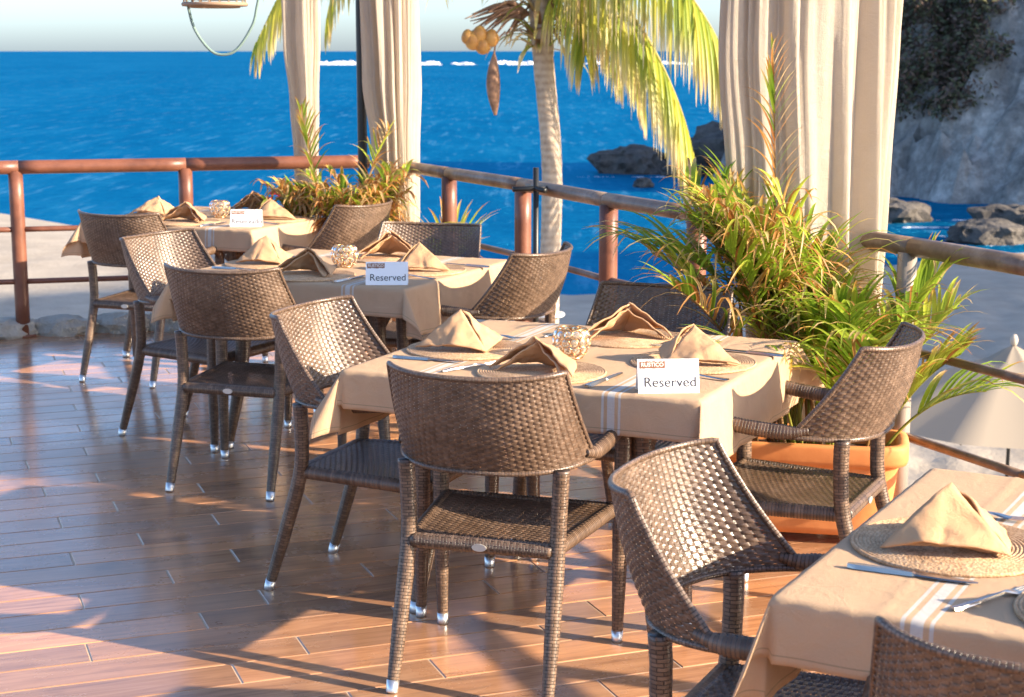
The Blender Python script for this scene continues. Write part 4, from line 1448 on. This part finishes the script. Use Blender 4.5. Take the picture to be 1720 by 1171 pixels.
PG = [(0.32, 0.37, 0.04), (0.44, 0.45, 0.06), (0.54, 0.52, 0.09), (0.22, 0.30, 0.035)]
PT = [(0.62, 0.50, 0.28), (0.68, 0.60, 0.42), (0.54, 0.49, 0.17), (0.50, 0.33, 0.16)]
def palm_frond(P, rnd, leaf=0.62, nl=70, hang=0.8, w=0.014):
    path = catmull([Vector(p) - base for p in P], 8)
    pts, _ = resample(path, 0.05)
    fr = frames(pts); mb = MB()
    V, F = tube_geo(pts, [0.028, 0.02, 0.012, 0.004], 6, False)
    mb.add(V, F, [(0.42, 0.36, 0.10)] * len(V))
    m_ = len(pts)
    for k in range(nl):
        t_ = 0.10 + 0.9 * (k + rnd.random()) / nl
        i = min(m_ - 2, int(t_ * (m_ - 1))); p = pts[i].lerp(pts[i + 1], t_ * (m_ - 1) - i)
        T_ = fr[i][0]
        side = T_.cross(Vector((0, 0, 1)))
        if side.length < 0.1: side = Vector((0, 1, 0))
        side.normalize()
        for s in (-1, 1):
            L = leaf * (0.45 + 0.75 * sin(pi * min(1, 0.12 + 0.8 * t_))) * rnd.uniform(0.85, 1.1)
            d = T_ * 0.55 + side * s * 0.75 + Vector((0, 0, -hang * rnd.uniform(0.5, 1.3)))
            c0 = rnd.choice(PG); c1 = rnd.choice(PT)
            blade(mb, p, d, L, w * rnd.uniform(0.7, 1.2), 4.5, c0, c1, rnd, 6)
    return mb
rnd = random.Random(21)
cz = Vector((0.265, PX, 2.15))
FR = [  # aimed fronds first
    [(0.30, PX, 2.25), (0.62, PX - 0.2, 2.36), (0.98, PX - 0.45, 2.10), (1.30, PX - 0.5, 1.66), (1.585, PX - 0.5, 1.03), (1.77, PX - 0.5, 0.30)],
    [(0.30, PX, 2.30), (0.85, PX - 0.5, 2.62), (1.35, PX - 0.9, 2.38), (1.62, PX - 1.0, 2.06), (1.84, PX - 1.0, 1.70), (1.96, PX - 1.0, 1.28)],
    [(0.30, PX, 2.25), (0.55, PX + 0.3, 2.42), (0.80, PX + 0.5, 2.25), (0.98, PX + 0.6, 1.85), (1.05, PX + 0.6, 1.45)],
    [(0.30, PX, 2.1), (0.48, PX - 0.25, 2.22), (0.62, PX - 0.4, 1.95), (0.68, PX - 0.45, 1.62)],
    [(0.30, PX, 2.15), (0.62, PX + 0.1, 2.30), (0.95, PX + 0.2, 2.05), (1.18, PX + 0.2, 1.60), (1.28, PX + 0.2, 1.15)],
    [(0.25, PX, 2.30), (-0.55, PX - 0.3, 2.85), (-1.4, PX - 0.4, 2.75), (-2.0, PX - 0.5, 2.30), (-2.35, PX - 0.5, 1.70)],
    [(0.25, PX, 2.30), (-0.4, PX + 0.5, 2.9), (-1.2, PX + 0.8, 2.9), (-1.7, PX + 1.0, 2.45), (-1.86, PX + 1.0, 1.95)],
]
for a, L in ((20, 3.2), (75, 3.4), (110, 3.2), (150, 3.4), (200, 3.0), (255, 2.6), (320, 3.0)):
    a = radians(a); h = Vector((cos(a), sin(a), 0)); c = cz + Vector((0, 0, 0.15))
    FR.append([c, c + h * L * 0.25 + Vector((0, 0, 0.75)), c + h * L * 0.55 + Vector((0, 0, 1.05)), c + h * L * 0.82 + Vector((0, 0, 0.75)), c + h * L + Vector((0, 0, 0.1))])
for i, P in enumerate(FR):
    P = [Vector(p) for p in P]
    palm_frond(P, rnd, 0.80 if i < 2 else 0.58, 84 if i < 2 else (42 if i < 5 else 60), 1.25 if i < 7 else 0.7, 0.017 if i < 2 else 0.015).build('frond', M['palm_leaf'], palm)
# fibre and short stalks at the crown
mb = MB()
for i in range(90):
    a = rnd.uniform(0, 2 * pi); e = rnd.uniform(-0.6, 1.1)
    d = Vector((cos(a) * cos(e), sin(a) * cos(e), sin(e)))
    c = rnd.choice([(0.33, 0.20, 0.10), (0.45, 0.33, 0.16), (0.26, 0.30, 0.05), (0.20, 0.26, 0.04), (0.22, 0.13, 0.07)])
    blade(mb, Vector((0.27, PX, 1.84)) - base + Vector((d.x, d.y, 0)) * 0.09 + Vector((0, 0, rnd.uniform(-0.2, 0.4))), d, rnd.uniform(0.2, 0.62), 0.03, 3.5, c, rnd.choice(PT), rnd, 6)
mb.build('leaf_sheaths', M['palm_leaf'], palm)
for (x, z, r_) in ((-0.36, 1.745, 0.075), (-0.27, 1.70, 0.07), (-0.30, 1.80, 0.072), (-0.19, 1.77, 0.07), (-0.41, 1.68 + 0.10, 0.06)):
    bm = bmesh.new(); bmesh.ops.create_uvsphere(bm, u_segments=16, v_segments=10, radius=r_)
    for v in bm.verts: v.co.z *= 1.18; v.co.x *= 1 - 0.1 * v.co.z / r_
    me = bpy.data.meshes.new('coconut'); bm.to_mesh(me); bm.free(); me.materials.append(M['coconut'])
    me.polygons.foreach_set('use_smooth', [True] * len(me.polygons))
    link('coconut', me, palm, Vector((x, PX - 0.3, z)) - base)
mb = MB()
for i in range(26):
    a = Vector((0.15, PX - 0.05, 2.0)); b_ = Vector((-0.30 + rnd.uniform(-0.15, 0.25), PX - 0.3 + rnd.uniform(-.1, .1), 1.83 + rnd.uniform(-0.06, 0.17)))
    mid = a.lerp(b_, 0.5) + Vector((0, 0, rnd.uniform(0.0, 0.1)))
    pts, _ = resample([q - base for q in catmull([a, mid, b_], 5)], 0.03)
    mb.tube(pts, [0.02, 0.028, 0.012, 0.004], 6)
mb.build('flower_stalks', M['husk'], palm)
mb = MB(); pts, _ = resample([Vector(p) - base for p in catmull([(-0.06, PX - 0.3, 1.83), (-0.14, PX - 0.3, 1.74), (-0.165, PX - 0.3, 1.62), (-0.175, PX - 0.3, 1.35), (-0.155, PX - 0.3, 1.06)], 6)], 0.03)
mb.tube(pts, lambda t_: 0.008 if t_ < 0.28 else 0.006 + 0.058 * sin(pi * (t_ - 0.28) / 0.74) ** 0.9, 10, True, None, (1, 0.7)); mb.build('spathe', M['husk'], palm)

# ------------------------------------------------------------------ hanging lamp with cord loop
lamp = tag(empty('hanging_lamp', (-1.485, 8.5, 1.86)), 'round woven hanging lamp with a drooping cord at the top edge', 'hanging lamp')
mb = MB()
for lat in range(0, 10):
    la = radians(lat * 10); R_ = 0.155 * cos(la)
    if R_ > 0.02:
        Vt, Ft = torus(R_, 0.006 if lat else 0.011, 36, 6); mb.add([(v[0], v[1], v[2] + 0.02 + 0.155 * sin(la)) for v in Vt], Ft)
for k in range(20):
    a = 2 * pi * k / 20
    mb.tube([(0.155 * cos(a) * cos(la), 0.155 * sin(a) * cos(la), 0.02 + 0.155 * sin(la)) for la in [radians(q) for q in range(0, 85, 12)]], 0.004, 5)
mb.build('woven_shade', M['rattan'], lamp)
mb = MB(); Vt, Ft = torus(0.12, 0.009, 36, 6); mb.add([(v[0], v[1], v[2] + 0.01) for v in Vt], Ft); mb.build('lower_ring', M['rattan'], lamp)
mb = MB(); mb.tube([(0, 0, 0.17), (0, 0, 0.6), (0, 0, 1.1)], 0.005, 6); mb.build('suspension_cord', M['rope'], lamp)
mb = MB(); pts, _ = resample(catmull([(-0.14, 0, 0.04), (-0.105, 0, -0.10), (-0.03, 0, -0.205), (0.035, 0, -0.228), (0.10, 0, -0.205), (0.165, 0, -0.12), (0.205, 0, -0.02), (0.215, 0, 0.2), (0.05, 0, 0.7)], 6), 0.02)
mb.tube(pts, 0.0075, 7); mb.build('cord_loop', M['rope'], lamp)

# ------------------------------------------------------------------ beach umbrella
um = tag(empty('beach_umbrella', (6.42, 21.0, -4.95)), 'cream beach umbrella open on the sunlit sand below the terrace', 'umbrella')
def canopy(R_, z0, h, sag, inner=0.0, n=8, m_=10, sub=6):
    V = []; F = []
    N = n * sub
    for i in range(m_ + 1):
        t_ = inner + (1 - inner) * i / m_
        for j in range(N):
            a = 2 * pi * j / N + 0.2
            f_ = (j % sub) / sub
            s = sin(pi * f_)
            rr = R_ * t_ * (cos(pi / n) / cos((f_ - 0.5) * 2 * pi / n)) * (1 - 0.03 * s * t_)
            V.append((rr * cos(a), rr * sin(a), z0 + h * (1 - t_ ** 1.15) - sag * s * t_ * (1 - 0.4 * t_)))
    for i in range(m_):
        for j in range(N):
            k = (j + 1) % N
            F.append((i * N + j, i * N + k, (i + 1) * N + k, (i + 1) * N + j))
    return V, F
mb = MB(); mb.add(*canopy(1.95, 1.98, 0.84, 0.06, 0.05)); mb.build('canopy', M['canvas'], um)
mb = MB(); mb.add(*canopy(0.40, 2.66, 0.24, 0.02, 0.02)); mb.build('vent_cap', M['canvas'], um)
mb = MB(); mb.tube([(0, 0, 0), (0, 0, 1.5), (0, 0, 2.9)], 0.024, 10); mb.build('pole', M['black'], um)
mb = MB(); mb.lathe([(0.0, 2.88), (0.035, 2.90), (0.05, 2.94), (0.05, 2.98), (0.03, 3.03), (0.0, 3.04)], 14); mb.build('finial', M['wall'], um)
for k in range(8):
    a = 2 * pi * k / 8 + 0.2
    mb = MB(); mb.tube([(0, 0, 2.74), (0.95 * cos(a), 0.95 * sin(a), 2.37), (1.92 * cos(a), 1.92 * sin(a), 1.97)], 0.01, 6); mb.build('rib', M['black'], um)
